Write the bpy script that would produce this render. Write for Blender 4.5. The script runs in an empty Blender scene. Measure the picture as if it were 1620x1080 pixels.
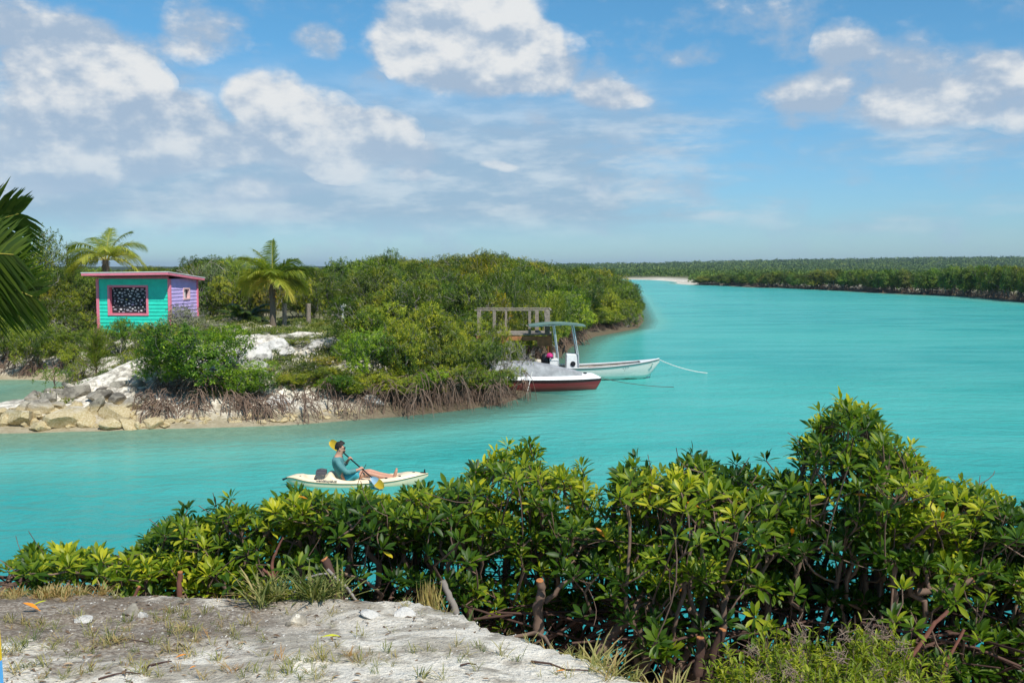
import bpy, math, random
import numpy as np
from mathutils import Vector, Matrix
R = math.radians
S = bpy.context.scene
COL = S.collection

# ---------------------------------------------------------------- camera
CAM_Z, PITCH, F = 5.6, R(4.18), 1575.0
cd = bpy.data.cameras.new('camera'); cam = bpy.data.objects.new('camera', cd); COL.objects.link(cam)
cd.sensor_width = 36; cd.lens = F / 1620 * 36; cd.clip_end = 20000; cd.clip_start = 0.05
cam.location = (0, 0, CAM_Z); cam.rotation_euler = (R(90) - PITCH, 0, 0)
S.camera = cam

def ray(px, py):
    xc = (px - 810) / F; yc = -(py - 540) / F
    c, s = math.cos(PITCH), math.sin(PITCH)
    return (xc, c + yc * s, -s + yc * c)
def atY(px, py, Y):
    r = ray(px, py); t = Y / r[1]
    return (r[0] * t, Y, CAM_Z + r[2] * t)
def atZ(px, py, z):
    r = ray(px, py); t = (z - CAM_Z) / r[2]
    return (r[0] * t, r[1] * t, z)

# ---------------------------------------------------------------- light
SUN_EL, SUN_AZ = R(52), R(-57)       # azimuth is the direction TO the sun, measured from +X
sv = Vector((math.cos(SUN_EL) * math.cos(SUN_AZ), math.cos(SUN_EL) * math.sin(SUN_AZ), math.sin(SUN_EL)))
ld = bpy.data.lights.new('sun', 'SUN'); ld.energy = 4.2; ld.angle = R(0.5); ld.color = (1.0, 0.955, 0.88)
sun = bpy.data.objects.new('sun', ld); COL.objects.link(sun)
sun.rotation_euler = sv.to_track_quat('Z', 'Y').to_euler()
S.view_settings.view_transform = 'Standard'; S.view_settings.look = 'None'
S.view_settings.exposure = 0.22; S.view_settings.gamma = 1.0
S.render.engine = 'CYCLES'
S.cycles.max_bounces = 6; S.cycles.diffuse_bounces = 3; S.cycles.glossy_bounces = 2
S.cycles.transmission_bounces = 3; S.cycles.transparent_max_bounces = 6
S.cycles.caustics_reflective = False; S.cycles.caustics_refractive = False

W = bpy.data.worlds.new('World'); S.world = W; W.use_nodes = True
nt = W.node_tree; nt.nodes.clear()

class NT:
    """tiny node-tree helper"""
    def __init__(s, tree): s.t = tree
    def n(s, typ, **kw):
        nd = s.t.nodes.new(typ)
        for k, v in kw.items(): setattr(nd, k, v)
        return nd
    def l(s, a, b): s.t.links.new(a, b)
    def put(s, sock, v):
        if isinstance(v, bpy.types.NodeSocket): s.l(v, sock)
        else: sock.default_value = v
    def m(s, op, a, b=None, c=None, clamp=False):
        nd = s.n('ShaderNodeMath', operation=op, use_clamp=clamp); s.put(nd.inputs[0], a)
        if b is not None: s.put(nd.inputs[1], b)
        if c is not None: s.put(nd.inputs[2], c)
        return nd.outputs[0]
    def v(s, op, a, b=None, out=0):
        nd = s.n('ShaderNodeVectorMath', operation=op); s.put(nd.inputs[0], a)
        if b is not None: s.put(nd.inputs[1], b)
        return nd.outputs[out]
    def noise(s, vec, scale, detail=4, rough=.55, dist=0.0, out=0):
        nd = s.n('ShaderNodeTexNoise'); s.put(nd.inputs['Vector'], vec)
        nd.inputs['Scale'].default_value = scale; nd.inputs['Detail'].default_value = detail
        nd.inputs['Roughness'].default_value = rough; nd.inputs['Distortion'].default_value = dist
        return nd.outputs[out]
    def rng(s, v, a, b, c=0.0, d=1.0, typ='SMOOTHSTEP'):
        nd = s.n('ShaderNodeMapRange', interpolation_type=typ); s.put(nd.inputs[0], v)
        for i, x in enumerate((a, b, c, d)): s.put(nd.inputs[i + 1], x)
        return nd.outputs[0]
    def mix(s, f, a, b, blend='MIX'):
        nd = s.n('ShaderNodeMix', data_type='RGBA', blend_type=blend); s.put(nd.inputs[0], f)
        s.put(nd.inputs[6], a if isinstance(a, bpy.types.NodeSocket) else (*a[:3], 1))
        s.put(nd.inputs[7], b if isinstance(b, bpy.types.NodeSocket) else (*b[:3], 1))
        return nd.outputs[2]
    def ramp(s, f, stops, interp='LINEAR'):
        nd = s.n('ShaderNodeValToRGB'); s.put(nd.inputs[0], f); cr = nd.color_ramp; cr.interpolation = interp
        while len(cr.elements) < len(stops): cr.elements.new(0.5)
        for e, (p, c) in zip(cr.elements, stops): e.position = p; e.color = (*c[:3], 1)
        return nd.outputs[0]

# clouds: a density function of the direction looked in (azimuth, elevation in degrees)
BL = [ # px, py, rx, ry, weight, brightness
 (150,130,100,58,1.1,1.0),(70,140,75,50,.85,.9),(185,125,80,52,.9,1.0),(235,185,85,48,.8,.45),(110,195,130,40,.7,.45),(305,190,62,48,.8,.8),(330,225,60,30,.6,.5),
 (190,228,110,36,.9,.9),(60,225,90,40,.6,.5),(330,248,95,26,.8,.8),(120,258,160,26,.6,.35),
 (418,150,46,48,1.1,1.0),(480,190,85,56,1.1,1.0),(545,215,90,42,1.0,.9),(610,215,46,42,.8,.7),(640,250,72,26,.6,.3),(440,235,110,32,.7,.25),(545,265,60,24,.7,.8),
 (745,45,130,105,1.25,1.0),(830,85,85,62,1.0,.95),(650,50,70,52,.5,.5),(760,118,120,34,.6,.25),(905,122,75,38,.6,.35),(960,148,62,24,.6,.45),
 (20,40,130,48,.6,.3),(140,58,110,30,.6,.3),(322,45,66,42,.85,.5),(500,62,50,30,.6,.4),
 (1335,80,55,40,.58,.45),(1390,120,100,52,.55,.15),(1440,180,95,34,.8,.8),(1560,95,80,36,.66,.5),(1600,140,80,60,.7,.65),(1500,165,80,40,.5,.2),(1265,150,66,30,.58,.4),(1290,185,55,24,.5,.1),(1105,80,42,26,.5,.1),
 (785,270,34,10,.8,.9),(655,283,42,13,.9,1.0),(950,300,40,24,.75,.9),(60,278,110,22,.6,.6),(250,258,90,20,.6,.7),(40,300,120,20,.6,.75),(360,300,120,18,.5,.5),(480,340,70,16,.5,.6)]
g = bpy.data.node_groups.new('cloud_density', 'ShaderNodeTree')
g.interface.new_socket('P', in_out='INPUT', socket_type='NodeSocketVector')
g.interface.new_socket('D', in_out='OUTPUT', socket_type='NodeSocketFloat')
g.interface.new_socket('T', in_out='OUTPUT', socket_type='NodeSocketFloat'); g.interface.new_socket('B', in_out='OUTPUT', socket_type='NodeSocketFloat')
G = NT(g); gi = G.n('NodeGroupInput'); go = G.n('NodeGroupOutput'); P = gi.outputs[0]
wob = G.noise(G.v('MULTIPLY', P, (.16, .2, 0)), 1.0, 2, .5, out=1)
Pw = G.v('ADD', P, G.v('MULTIPLY', G.v('SUBTRACT', wob, (.5, .5, .5)), (4.0, 2.6, 0)))
acc = 0.0; ton = 0.0
for (px, py, rx, ry, w, to) in BL:
    r_ = ray(px, py); az = math.degrees(math.atan2(r_[0], r_[1])); el = math.degrees(math.atan2(r_[2], math.hypot(r_[0], r_[1])))
    k = math.degrees(1 / F)
    d = G.v('MULTIPLY', G.v('SUBTRACT', Pw, (az, el, 0)), (1 / (rx * 1.12 * k), 1 / (ry * 1.12 * k), 0))
    d2 = G.v('DOT_PRODUCT', d, d, out=1)
    f = G.m('MULTIPLY_ADD', d2, -w, w)
    f = G.m('MAXIMUM', f, 0.0)
    acc = G.m('ADD', acc, f); ton = G.m('MULTIPLY_ADD', f, to, ton)
tn = G.m('DIVIDE', ton, G.m('MAXIMUM', acc, .05)); acc = G.m('MINIMUM', acc, 1.1)
fb = G.noise(G.v('MULTIPLY', P, (.22, .34, 0)), 1.0, 9, .58, 0.0)
fb2 = G.noise(G.v('MULTIPLY', P, (.09, .17, 0)), 1.0, 3, .5)
n_ = G.m('MULTIPLY_ADD', fb, 2.4, -1.2)
n_ = G.m('MULTIPLY_ADD', G.m('SUBTRACT', fb2, .5), .5, n_)
tot = G.m('ADD', acc, n_)
G.l(tn, go.inputs[1]); G.l(fb, go.inputs[2])
G.l(tot, go.inputs[0])

N = NT(nt)
tc = N.n('ShaderNodeTexCoord'); D = N.v('NORMALIZE', tc.outputs['Generated'])
sx = N.n('ShaderNodeSeparateXYZ'); N.l(D, sx.inputs[0])
az = N.m('MULTIPLY', N.m('ARCTAN2', sx.outputs[0], sx.outputs[1]), 57.2958)
el = N.m('MULTIPLY', N.m('ARCSINE', sx.outputs[2]), 57.2958)
cx = N.n('ShaderNodeCombineXYZ'); N.l(az, cx.inputs[0]); N.l(el, cx.inputs[1]); Pv = cx.outputs[0]
def dens(vec):
    gn = N.n('ShaderNodeGroup'); gn.node_tree = g; N.l(vec, gn.inputs[0]); return gn.outputs
o0 = dens(Pv); o1 = dens(N.v('ADD', Pv, (.35, .9, 0))); d0 = o0[0]
alpha = N.rng(d0, -.04, .68)
lit = N.m('ADD', N.m('MULTIPLY', N.m('SUBTRACT', d0, o1[0]), .22), N.m('MULTIPLY_ADD', N.m('SUBTRACT', o0[2], o1[2]), 2.8, .10))
lit = N.rng(N.m('ADD', lit, N.m('MULTIPLY', N.m('MINIMUM', o0[1], 1.0), .80)), .30, 1.22)
base = N.mix(lit, (.36, .465, .60), (.76, .775, .78))
base = N.mix(N.rng(el, 1, 10), N.mix(.5, base, (.40, .58, .74)), base)
# low layered cloud towards the horizon
s1 = N.noise(N.v('MULTIPLY', Pv, (.055, .34, 0)), 1.0, 6, .6, .3); s2 = N.noise(N.v('MULTIPLY', Pv, (.16, .55, 0)), 1.0, 6, .6)
sl = N.m('ADD', N.m('MULTIPLY', s1, .6), N.m('MULTIPLY', s2, .4))
wz = N.m('MULTIPLY', N.rng(el, 1.0, 3.4), N.rng(el, 6.5, 12.5, 1, 0)); cov = N.rng(az, -6, 14, .47, .09)
la = N.m('MULTIPLY', N.rng(N.m('ADD', sl, N.m('SUBTRACT', cov, .1)), .40, .66), wz)
lcol = N.mix(N.rng(s2, .42, .64), (.34, .46, .59), (.62, .68, .73))
# thin streak of high cloud
u = N.m('DIVIDE', N.m('SUBTRACT', az, -19.0), 35.0)
line = N.m('ADD', 10.4, N.m('MULTIPLY', u, -5.1))
st = N.m('SUBTRACT', el, N.m('ADD', line, N.m('MULTIPLY', N.m('SUBTRACT', N.noise(Pv, .12, 2, .5), .5), 1.2)))
wst = N.noise(Pv, .25, 4, .6)
st = N.m('MULTIPLY', N.rng(N.m('ABSOLUTE', st), .0, .45, 1.0, 0.0), N.rng(wst, .3, .7))
st = N.m('MULTIPLY', st, N.m('MULTIPLY', N.rng(az, -22, -16), N.rng(az, 12, 18, 1.0, 0.0)))
alpha = N.m('MAXIMUM', N.m('MULTIPLY', alpha, N.m('MULTIPLY_ADD', N.rng(el, 2, 10), .2, .78)), N.m('MULTIPLY', st, .42))
alpha = N.m('MULTIPLY', alpha, N.rng(el, -1, 1.6)); la = N.m('MULTIPLY', la, .80)
sky = N.n('ShaderNodeTexSky', sky_type='NISHITA', sun_disc=False)
sky.sun_elevation = SUN_EL; sky.sun_rotation = math.pi / 2 - SUN_AZ
sky.air_density = 1.0; sky.dust_density = .25; sky.ozone_density = 2.2
tl = N.mix(N.rng(el, -3, 17), (.56, .82, 1.12), (.52, 1.02, 1.19)); tint = N.mix(1.0, sky.outputs[0], tl, 'MULTIPLY')
b1 = N.n('ShaderNodeBackground'); N.l(tint, b1.inputs[0]); b1.inputs[1].default_value = 0.092
b2 = N.n('ShaderNodeBackground'); N.l(base, b2.inputs[0]); b2.inputs[1].default_value = 0.92
ms = N.n('ShaderNodeMixShader'); N.l(alpha, ms.inputs[0]); N.l(b1.outputs[0], ms.inputs[1]); N.l(b2.outputs[0], ms.inputs[2])
b3 = N.n('ShaderNodeBackground'); N.l(lcol, b3.inputs[0]); b3.inputs[1].default_value = 0.9
m0 = N.n('ShaderNodeMixShader'); N.l(la, m0.inputs[0]); N.l(b1.outputs[0], m0.inputs[1]); N.l(b3.outputs[0], m0.inputs[2]); N.l(m0.outputs[0], ms.inputs[1])
wo = N.n('ShaderNodeOutputWorld'); N.l(ms.outputs[0], wo.inputs[0])
W.cycles.sampling_method = 'MANUAL'; W.cycles.sample_map_resolution = 512

# ---------------------------------------------------------------- object helpers
def tag(o, label=None, cat=None, group=None, kind=None):
    if label: o['label'] = label
    if cat: o['category'] = cat
    if group: o['group'] = group
    if kind: o['kind'] = kind
    return o
def empty(name, loc, label=None, cat=None, group=None, rz=0.0):
    o = bpy.data.objects.new(name, None); COL.objects.link(o); o.location = loc; o.rotation_euler = (0, 0, rz)
    o.empty_display_size = .2
    return tag(o, label, cat, group)

class MB:
    """collects numpy geometry and links it as one mesh object"""
    def __init__(s): s.v = []; s.f = {}; s.n = 0; s.a = []
    def add(s, v, f, mi=0, a=0.5):
        v = np.asarray(v, float).reshape(-1, 3); f = np.asarray(f, int)
        if len(f) == 0: return
        s.v.append(v)
        s.a.append(np.full(len(v), a) if np.isscalar(a) else np.asarray(a, float))
        s.f.setdefault(f.shape[1], []).append((f + s.n, mi)); s.n += len(v)
    def poly(s, pts, mi=0, a=.5): s.add(pts, [list(range(len(pts)))], mi, a)
    def box(s, c, size, rz=0.0, mi=0, a=.5, taper=1.0):
        x, y, z = [q / 2 for q in size]
        v = np.array([(i * x * (taper if k > 0 else 1), j * y * (taper if k > 0 else 1), k * z) for k in (-1, 1) for j in (-1, 1) for i in (-1, 1)])
        ca, sa = math.cos(rz), math.sin(rz)
        v = np.c_[v[:, 0] * ca - v[:, 1] * sa, v[:, 0] * sa + v[:, 1] * ca, v[:, 2]] + np.array(c)
        s.add(v, [(0, 2, 3, 1), (4, 5, 7, 6), (0, 1, 5, 4), (2, 6, 7, 3), (0, 4, 6, 2), (1, 3, 7, 5)], mi, a)
    def beam(s, p, q, w, h, mi=0, a=.5):
        p = Vector(p); q = Vector(q); d = (q - p).normalized(); up = Vector((0, 0, 1)) if abs(d.z) < .95 else Vector((0, 1, 0))
        sd = d.cross(up).normalized() * w / 2; u = sd.cross(d).normalized() * h / 2
        v = [p - sd - u, p + sd - u, p + sd + u, p - sd + u, q - sd - u, q + sd - u, q + sd + u, q - sd + u]
        s.add([tuple(x) for x in v], [(0, 3, 2, 1), (4, 5, 6, 7), (0, 1, 5, 4), (1, 2, 6, 5), (2, 3, 7, 6), (3, 0, 4, 7)], mi, a)
    def tube(s, pts, rad, k=6, mi=0, a=.5, cap=True):
        P_ = np.asarray(pts, float); n = len(P_); r = np.full(n, rad) if np.isscalar(rad) else np.asarray(rad, float)
        T = np.gradient(P_, axis=0); T /= np.maximum(np.linalg.norm(T, axis=1, keepdims=True), 1e-9)
        ref = np.array([0, 0, 1.0]) if abs(T[0, 2]) < .9 else np.array([1.0, 0, 0])
        an = np.arange(k) * 2 * math.pi / k; V_ = np.zeros((n, k, 3))
        for i in range(n):
            U = ref - T[i] * ref.dot(T[i]); nn = np.linalg.norm(U); U = U / nn if nn > 1e-6 else np.array([1.0, 0, 0])
            ref = U; B = np.cross(T[i], U)
            V_[i] = P_[i] + r[i] * (np.cos(an)[:, None] * U + np.sin(an)[:, None] * B)
        i = np.arange(n - 1)[:, None] * k; j = np.arange(k)[None, :]; j2 = (j + 1) % k
        q = np.stack([i + j, i + j2, i + k + j2, i + k + j], -1).reshape(-1, 4)
        s.add(V_.reshape(-1, 3), q, mi, a)
        if cap and k > 2:
            s.add(V_[0][::-1], [list(range(k))], mi, a); s.add(V_[-1], [list(range(k))], mi, a)
    def lathe(s, prof, k=16, mi=0, c=(0, 0, 0), a=.5, sx=1, sy=1):
        an = np.arange(k) * 2 * math.pi / k
        V_ = np.array([[(r * math.cos(t) * sx + c[0], r * math.sin(t) * sy + c[1], z + c[2]) for t in an] for r, z in prof]); n = len(prof)
        i = np.arange(n - 1)[:, None] * k; j = np.arange(k)[None, :]; j2 = (j + 1) % k
        s.add(V_.reshape(-1, 3), np.stack([i + j, i + j2, i + k + j2, i + k + j], -1).reshape(-1, 4), mi, a)
    def grid(s, V_, mi=0, a=.5, wrap=False, caps=False):
        V_ = np.asarray(V_, float); n, k = V_.shape[:2]
        i = np.arange(n - 1)[:, None] * k; kk = k if wrap else k - 1
        j = np.arange(kk)[None, :]; j2 = (j + 1) % k
        s.add(V_.reshape(-1, 3), np.stack([i + j, i + j2, i + k + j2, i + k + j], -1).reshape(-1, 4), mi, a)
        if caps:
            s.add(V_[0][::-1], [list(range(k))], mi, a); s.add(V_[-1], [list(range(k))], mi, a)
    def mesh(s, name, mats, smooth=False):
        me = bpy.data.meshes.new(name); V_ = np.concatenate(s.v); me.vertices.add(len(V_)); me.vertices.foreach_set('co', V_.ravel())
        li = []; st = []; tot = []; mi = []; off = 0
        for k, lst in s.f.items():
            for f, m in lst:
                li.append(f.ravel()); st.append(off + np.arange(len(f)) * k); tot.append(np.full(len(f), k)); mi.append(np.full(len(f), m)); off += f.size
        li = np.concatenate(li); st = np.concatenate(st); tot = np.concatenate(tot); mi = np.concatenate(mi)
        me.loops.add(len(li)); me.loops.foreach_set('vertex_index', li)
        me.polygons.add(len(st)); me.polygons.foreach_set('loop_start', st); me.polygons.foreach_set('loop_total', tot)
        me.polygons.foreach_set('material_index', mi)
        me.polygons.foreach_set('use_smooth', np.full(len(st), bool(smooth)))
        at = me.attributes.new('rnd', 'FLOAT', 'POINT'); at.data.foreach_set('value', np.concatenate(s.a))
        for m in (mats if isinstance(mats, (list, tuple)) else [mats]): me.materials.append(m)
        me.update(calc_edges=True); me.validate()
        return me
    def build(s, name, mats, parent=None, smooth=False, loc=None):
        o = bpy.data.objects.new(name, s.mesh(name, mats, smooth)); COL.objects.link(o)
        if parent is not None: o.parent = parent
        if loc is not None: o.location = loc
        return o
def bevel(o, w=.01, seg=2):
    m = o.modifiers.new('bevel', 'BEVEL'); m.width = w; m.segments = seg; m.limit_method = 'ANGLE'; return o
def copy_tree(o, parent=None):
    c = o.copy(); COL.objects.link(c); c.parent = parent
    for ch in list(o.children): copy_tree(ch, c)
    return c
def setcol(o, c):
    o.color = (*c[:3], 1)
    for ch in o.children: setcol(ch, c)

# ---------------------------------------------------------------- materials
MT = {}
def principled(name, col=(.5, .5, .5), rough=.6, spec=.4, metal=0.0, nscale=0, namp=.25, bump=0.0, bscale=30, coat=0.0, objcol=False):
    if name in MT: return MT[name]
    m = bpy.data.materials.new(name); m.use_nodes = True; T = NT(m.node_tree); p = m.node_tree.nodes['Principled BSDF']
    p.inputs['Roughness'].default_value = rough; p.inputs['Specular IOR Level'].default_value = spec; p.inputs['Metallic'].default_value = metal
    p.inputs['Coat Weight'].default_value = coat
    tc_ = T.n('ShaderNodeTexCoord').outputs['Object']
    c = None
    if nscale:
        f = T.rng(T.noise(tc_, nscale, 6, .6), .3, .7)
        c = T.mix(f, tuple(x * (1 - namp) for x in col), tuple(min(1, x * (1 + namp * .5)) for x in col))
    if objcol:
        oi = T.n('ShaderNodeObjectInfo'); c = T.mix(1.0, c if c is not None else col, oi.outputs['Color'], 'MULTIPLY')
    if c is not None: T.l(c, p.inputs['Base Color'])
    else: p.inputs['Base Color'].default_value = (*col, 1)
    if bump:
        b = T.n('ShaderNodeBump'); b.inputs['Strength'].default_value = bump; b.inputs['Distance'].default_value = .02
        T.l(T.noise(tc_, bscale, 5, .6), b.inputs['Height']); T.l(b.outputs[0], p.inputs['Normal'])
    MT[name] = m; return m

def leafmat(name, stops, trans=.35, rough=.42, spec=.35, under=(1.15, 1.12, .9)):
    """leaf material: colour per leaf from the rnd attribute, object tint, lighter underside, light through the leaf"""
    m = bpy.data.materials.new(name); m.use_nodes = True; T = NT(m.node_tree); p = m.node_tree.nodes['Principled BSDF']; out = m.node_tree.nodes['Material Output']
    at = T.n('ShaderNodeAttribute', attribute_name='rnd'); c = T.ramp(at.outputs['Fac'], stops)
    oi = T.n('ShaderNodeObjectInfo'); c = T.mix(1.0, c, oi.outputs['Color'], 'MULTIPLY')
    ge = T.n('ShaderNodeNewGeometry'); c2 = T.mix(ge.outputs['Backfacing'], c, T.mix(1.0, c, under, 'MULTIPLY'))
    T.l(c2, p.inputs['Base Color']); p.inputs['Roughness'].default_value = rough; p.inputs['Specular IOR Level'].default_value = spec
    tr = T.n('ShaderNodeBsdfTranslucent'); T.l(T.mix(1.0, c, (1.5, 1.7, .5), 'MULTIPLY'), tr.inputs[0])
    mx = T.n('ShaderNodeMixShader'); mx.inputs[0].default_value = trans
    T.l(p.outputs[0], mx.inputs[1]); T.l(tr.outputs[0], mx.inputs[2]); T.l(mx.outputs[0], out.inputs[0])
    return m

def bark(name, c1, c2, scale=8, bump=.5):
    m = bpy.data.materials.new(name); m.use_nodes = True; T = NT(m.node_tree); p = m.node_tree.nodes['Principled BSDF']
    tc_ = T.n('ShaderNodeTexCoord').outputs['Object']
    at = T.n('ShaderNodeAttribute', attribute_name='rnd')
    f = T.m('ADD', T.m('MULTIPLY', T.noise(tc_, scale, 6, .65), .9), T.m('MULTIPLY_ADD', at.outputs['Fac'], .5, -.2), clamp=True)
    T.l(T.mix(f, c1, c2), p.inputs['Base Color']); p.inputs['Roughness'].default_value = .85; p.inputs['Specular IOR Level'].default_value = .2
    b = T.n('ShaderNodeBump'); b.inputs['Strength'].default_value = bump; b.inputs['Distance'].default_value = .01
    T.l(T.noise(T.v('MULTIPLY', tc_, (1, 1, .35)), scale * 5, 5, .65), b.inputs['Height']); T.l(b.outputs[0], p.inputs['Normal'])
    return m
# ---------------------------------------------------------------- terrain
rs = np.random.RandomState(5)
def sstep(t): t = np.clip(t, 0, 1); return t * t * (3 - 2 * t)
_perm = np.random.RandomState(3).rand(64, 64)
def vnoise(x, y):
    xi = np.floor(x).astype(int); yi = np.floor(y).astype(int); fx = x - xi; fy = y - yi
    fx = fx * fx * (3 - 2 * fx); fy = fy * fy * (3 - 2 * fy)
    a = _perm[xi % 64, yi % 64]; b = _perm[(xi + 1) % 64, yi % 64]; c = _perm[xi % 64, (yi + 1) % 64]; d = _perm[(xi + 1) % 64, (yi + 1) % 64]
    return (a * (1 - fx) + b * fx) * (1 - fy) + (c * (1 - fx) + d * fx) * fy
def fbm(x, y, s=1.0, o=4):
    r = 0; amp = .5; x = np.asarray(x, float) / s; y = np.asarray(y, float) / s
    for k in range(o): r = r + amp * (vnoise(x + 17.3 * k, y + 9.1 * k) - .5); amp *= .5; x = x * 2.03; y = y * 2.03
    return r
def wl(lst): return [atZ(a, b, 0)[:2] for a, b in lst]
PEN = wl([(-900, 598), (-300, 599), (0, 598), (60, 598), (110, 600), (136, 604), (128, 610), (104, 616), (82, 628), (40, 641), (0, 650), (-60, 660), (-95, 671),
          (-60, 682), (0, 680), (60, 679), (120, 677), (180, 676), (240, 673), (310, 672), (380, 670), (440, 668), (500, 664), (560, 659), (620, 655), (700, 647), (770, 637), (800, 628),
          (822, 612), (836, 596), (862, 570), (890, 548), (930, 532), (975, 524), (1000, 519), (1010, 508), (1008, 490), (1004, 470), (996, 458), (975, 451), (945, 447)])
PEN = PEN + [(-60, 470), (-700, 520), (-900, 300), (-300, 52)]
FAR = wl([(3200, 560), (2200, 520), (1800, 489), (1700, 483), (1620, 477), (1560, 472), (1500, 468), (1400, 463.5), (1300, 458.5), (1200, 454.5), (1140, 452), (1095, 450.5), (1074, 449), (1066, 446), (1052, 444), (1000, 442), (900, 441.3), (500, 441)])
FAR = FAR + [(-1500, 650), (-9000, 700), (-9000, 12000), (12000, 12000), (12000, -500), (500, -300)]
def sdist(X, Y, poly):
    p = np.array(poly); best = np.full(X.shape, 1e18); inside = np.zeros(X.shape, bool); n = len(p)
    for i in range(n):
        ax, ay = p[i]; bx, by = p[(i + 1) % n]; dx, dy = bx - ax, by - ay
        t = np.clip(((X - ax) * dx + (Y - ay) * dy) / (dx * dx + dy * dy + 1e-12), 0, 1)
        best = np.minimum(best, (X - ax - t * dx) ** 2 + (Y - ay - t * dy) ** 2)
        if by != ay:
            c = ((ay > Y) != (by > Y)) & (X < (bx - ax) * (Y - ay) / (by - ay) + ax); inside ^= c
    d = np.sqrt(best); return np.where(inside, d, -d)
XE = [-40, -8, -3, -2, -.6, -.35, .05, .5, 1.0, 2.0, 40]; YE = [9, 6.6, 6.25, 6.1, 5.95, 5.7, 5.05, 4.35, 3.5, 2.7, 2.3]
def near_bank(X, Y):
    ye = np.interp(X, XE, YE); zt = 3.95 - .125 * np.clip(np.minimum(Y, ye) - 3, 0, 9)
    s1 = np.interp(X, [-40, -.5, 0, .5, 1.2, 2.2, 40], [1, 1, .9, .62, .36, .27, .27])
    y2 = np.maximum(ye, 6.3)
    z = zt - s1 * np.clip(np.minimum(Y, y2) - ye, 0, 50) - .98 * np.clip(Y - y2, 0, 50)
    z = z - .26 * sstep((X - 1.0) / .8)
    z = z + .12 * fbm(X, Y, .9, 4) + .08 * fbm(X + 5, Y, .28, 4) * (Y < 9)
    return z
def height(X, Y):
    X = np.asarray(X, float); Y = np.asarray(Y, float)
    sp = sdist(X, Y, PEN); sf = sdist(X, Y, FAR)
    def prof(sd, hm, w, dep, wd_=9.0): return np.where(sd > 0, .10 + .32 * sstep(sd / .9) + (hm - .3) * sstep(sd / w), -dep * sstep(-sd / wd_) + .10 * sstep((sd + 1) / 1.0))
    hmax = np.interp(X, [-40, -6, 2, 12, 20], [2.25, 2.25, 1.5, .7, .6])
    nz = fbm(X, Y, 3.0, 5)
    zp = prof(sp, hmax, 8.5, 1.7, np.interp(X, [-6, 4, 12], [15.0, 9.0, 6.0])) + np.where(sp > 0, (nz * 1.0 + .45 * fbm(X + 31, Y, .8, 4)) * sstep(sp / 2), 0)
    zf = prof(sf, 1.1, 14, 1.7) + np.where(sf > 0, sstep((Y - 800) / 1300.) * (9 + 15 * sstep((X / np.maximum(Y, 1) + .02) / .55) + 8 * fbm(X, Y, 500, 4)), 0)
    return np.maximum(np.maximum(zp, zf), near_bank(X, Y)), sp, sf
def H(x, y): return float(height(np.array([x]), np.array([y]))[0][0])

def axis(segs):
    o = [segs[0][0]]
    for a, b, st in segs:
        n = max(1, int(round((b - a) / st))); o += list(np.linspace(a, b, n + 1)[1:])
    return np.array(o)
def geo(a, b, n): return list(a * (b / a) ** (np.arange(1, n + 1) / n))
xs = np.array([-x for x in geo(32, 9000, 26)][::-1] + list(axis([(-32, -4, .3), (-4, 4, .07), (4, 22, .3), (22, 32, 1)])) + geo(32, 9000, 34))
ys = np.array([-60, -20, -8, 0, 2] + list(axis([(2, 7.5, .06), (7.5, 12, .25), (12, 33, .6), (33, 62, .25), (62, 110, .7)])) + geo(110, 11000, 90))
XX, YY = np.meshgrid(xs, ys); ZZ, SP, SF = height(XX, YY); ZZ = np.maximum(ZZ, -1.7)
def sheet(name, Z, mat, extra):
    b = MB(); V_ = np.stack([XX, YY, Z], -1); b.grid(V_, a=0.5)
    o = b.build(name, mat, smooth=True)
    for k, arr in extra.items():
        at = o.data.attributes.new(k, 'FLOAT', 'POINT'); at.data.foreach_set('value', np.asarray(arr, float).ravel())
    return o
veg = np.clip(np.where(SP > 0, sstep((SP - 9) / 6) * .85, 0) + np.where(SF > 0, sstep((SF - 4) / 12), 0), 0, 1)
# ground
m = bpy.data.materials.new('limestone_ground'); m.use_nodes = True; T = NT(m.node_tree); p = m.node_tree.nodes['Principled BSDF']
tc_ = T.n('ShaderNodeNewGeometry').outputs['Position']; sp3 = T.n('ShaderNodeSeparateXYZ'); T.l(tc_, sp3.inputs[0])
n1 = T.noise(tc_, 1.3, 7, .62, .3); n2 = T.noise(tc_, 9, 6, .7); n3 = T.noise(tc_, 45, 4, .7); n4 = T.noise(tc_, .35, 4, .55)
c = T.mix(T.rng(n2, .38, .58), (.40, .345, .27), (.60, .54, .43)); c = T.mix(T.rng(T.noise(tc_, 2.3, 9, .66, .4), .43, .54), c, T.mix(T.rng(n2, .3, .6), (.84, .75, .60), (.96, .89, .75)))
farw = T.rng(sp3.outputs[1], 20, 30);  c = T.mix(T.m('MULTIPLY', farw, T.rng(T.noise(tc_, 2.2, 7, .72, .5), .46, .62, 0, .75)), c, (.24, .215, .175))
leftw = T.m('MULTIPLY', T.rng(sp3.outputs[0], -1.7, -.5, 1.0, .12), T.rng(T.m('ADD', T.m('MULTIPLY', n2, .5), T.m('ADD', n1, T.rng(sp3.outputs[1], 4.6, 5.6, -.10, .10))), .64, .80))
near = T.rng(sp3.outputs[1], 10, 12, 1.0, 0.0)
c = T.mix(T.m('MULTIPLY', T.m('MULTIPLY', leftw, near), T.rng(n3, .3, .6, .5, .95)), c, (.21, .155, .11))      # dry leaf litter and soil
c = T.mix(T.m('MULTIPLY', T.rng(n3, .54, .66), .42), c, (.17, .145, .115))
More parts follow.
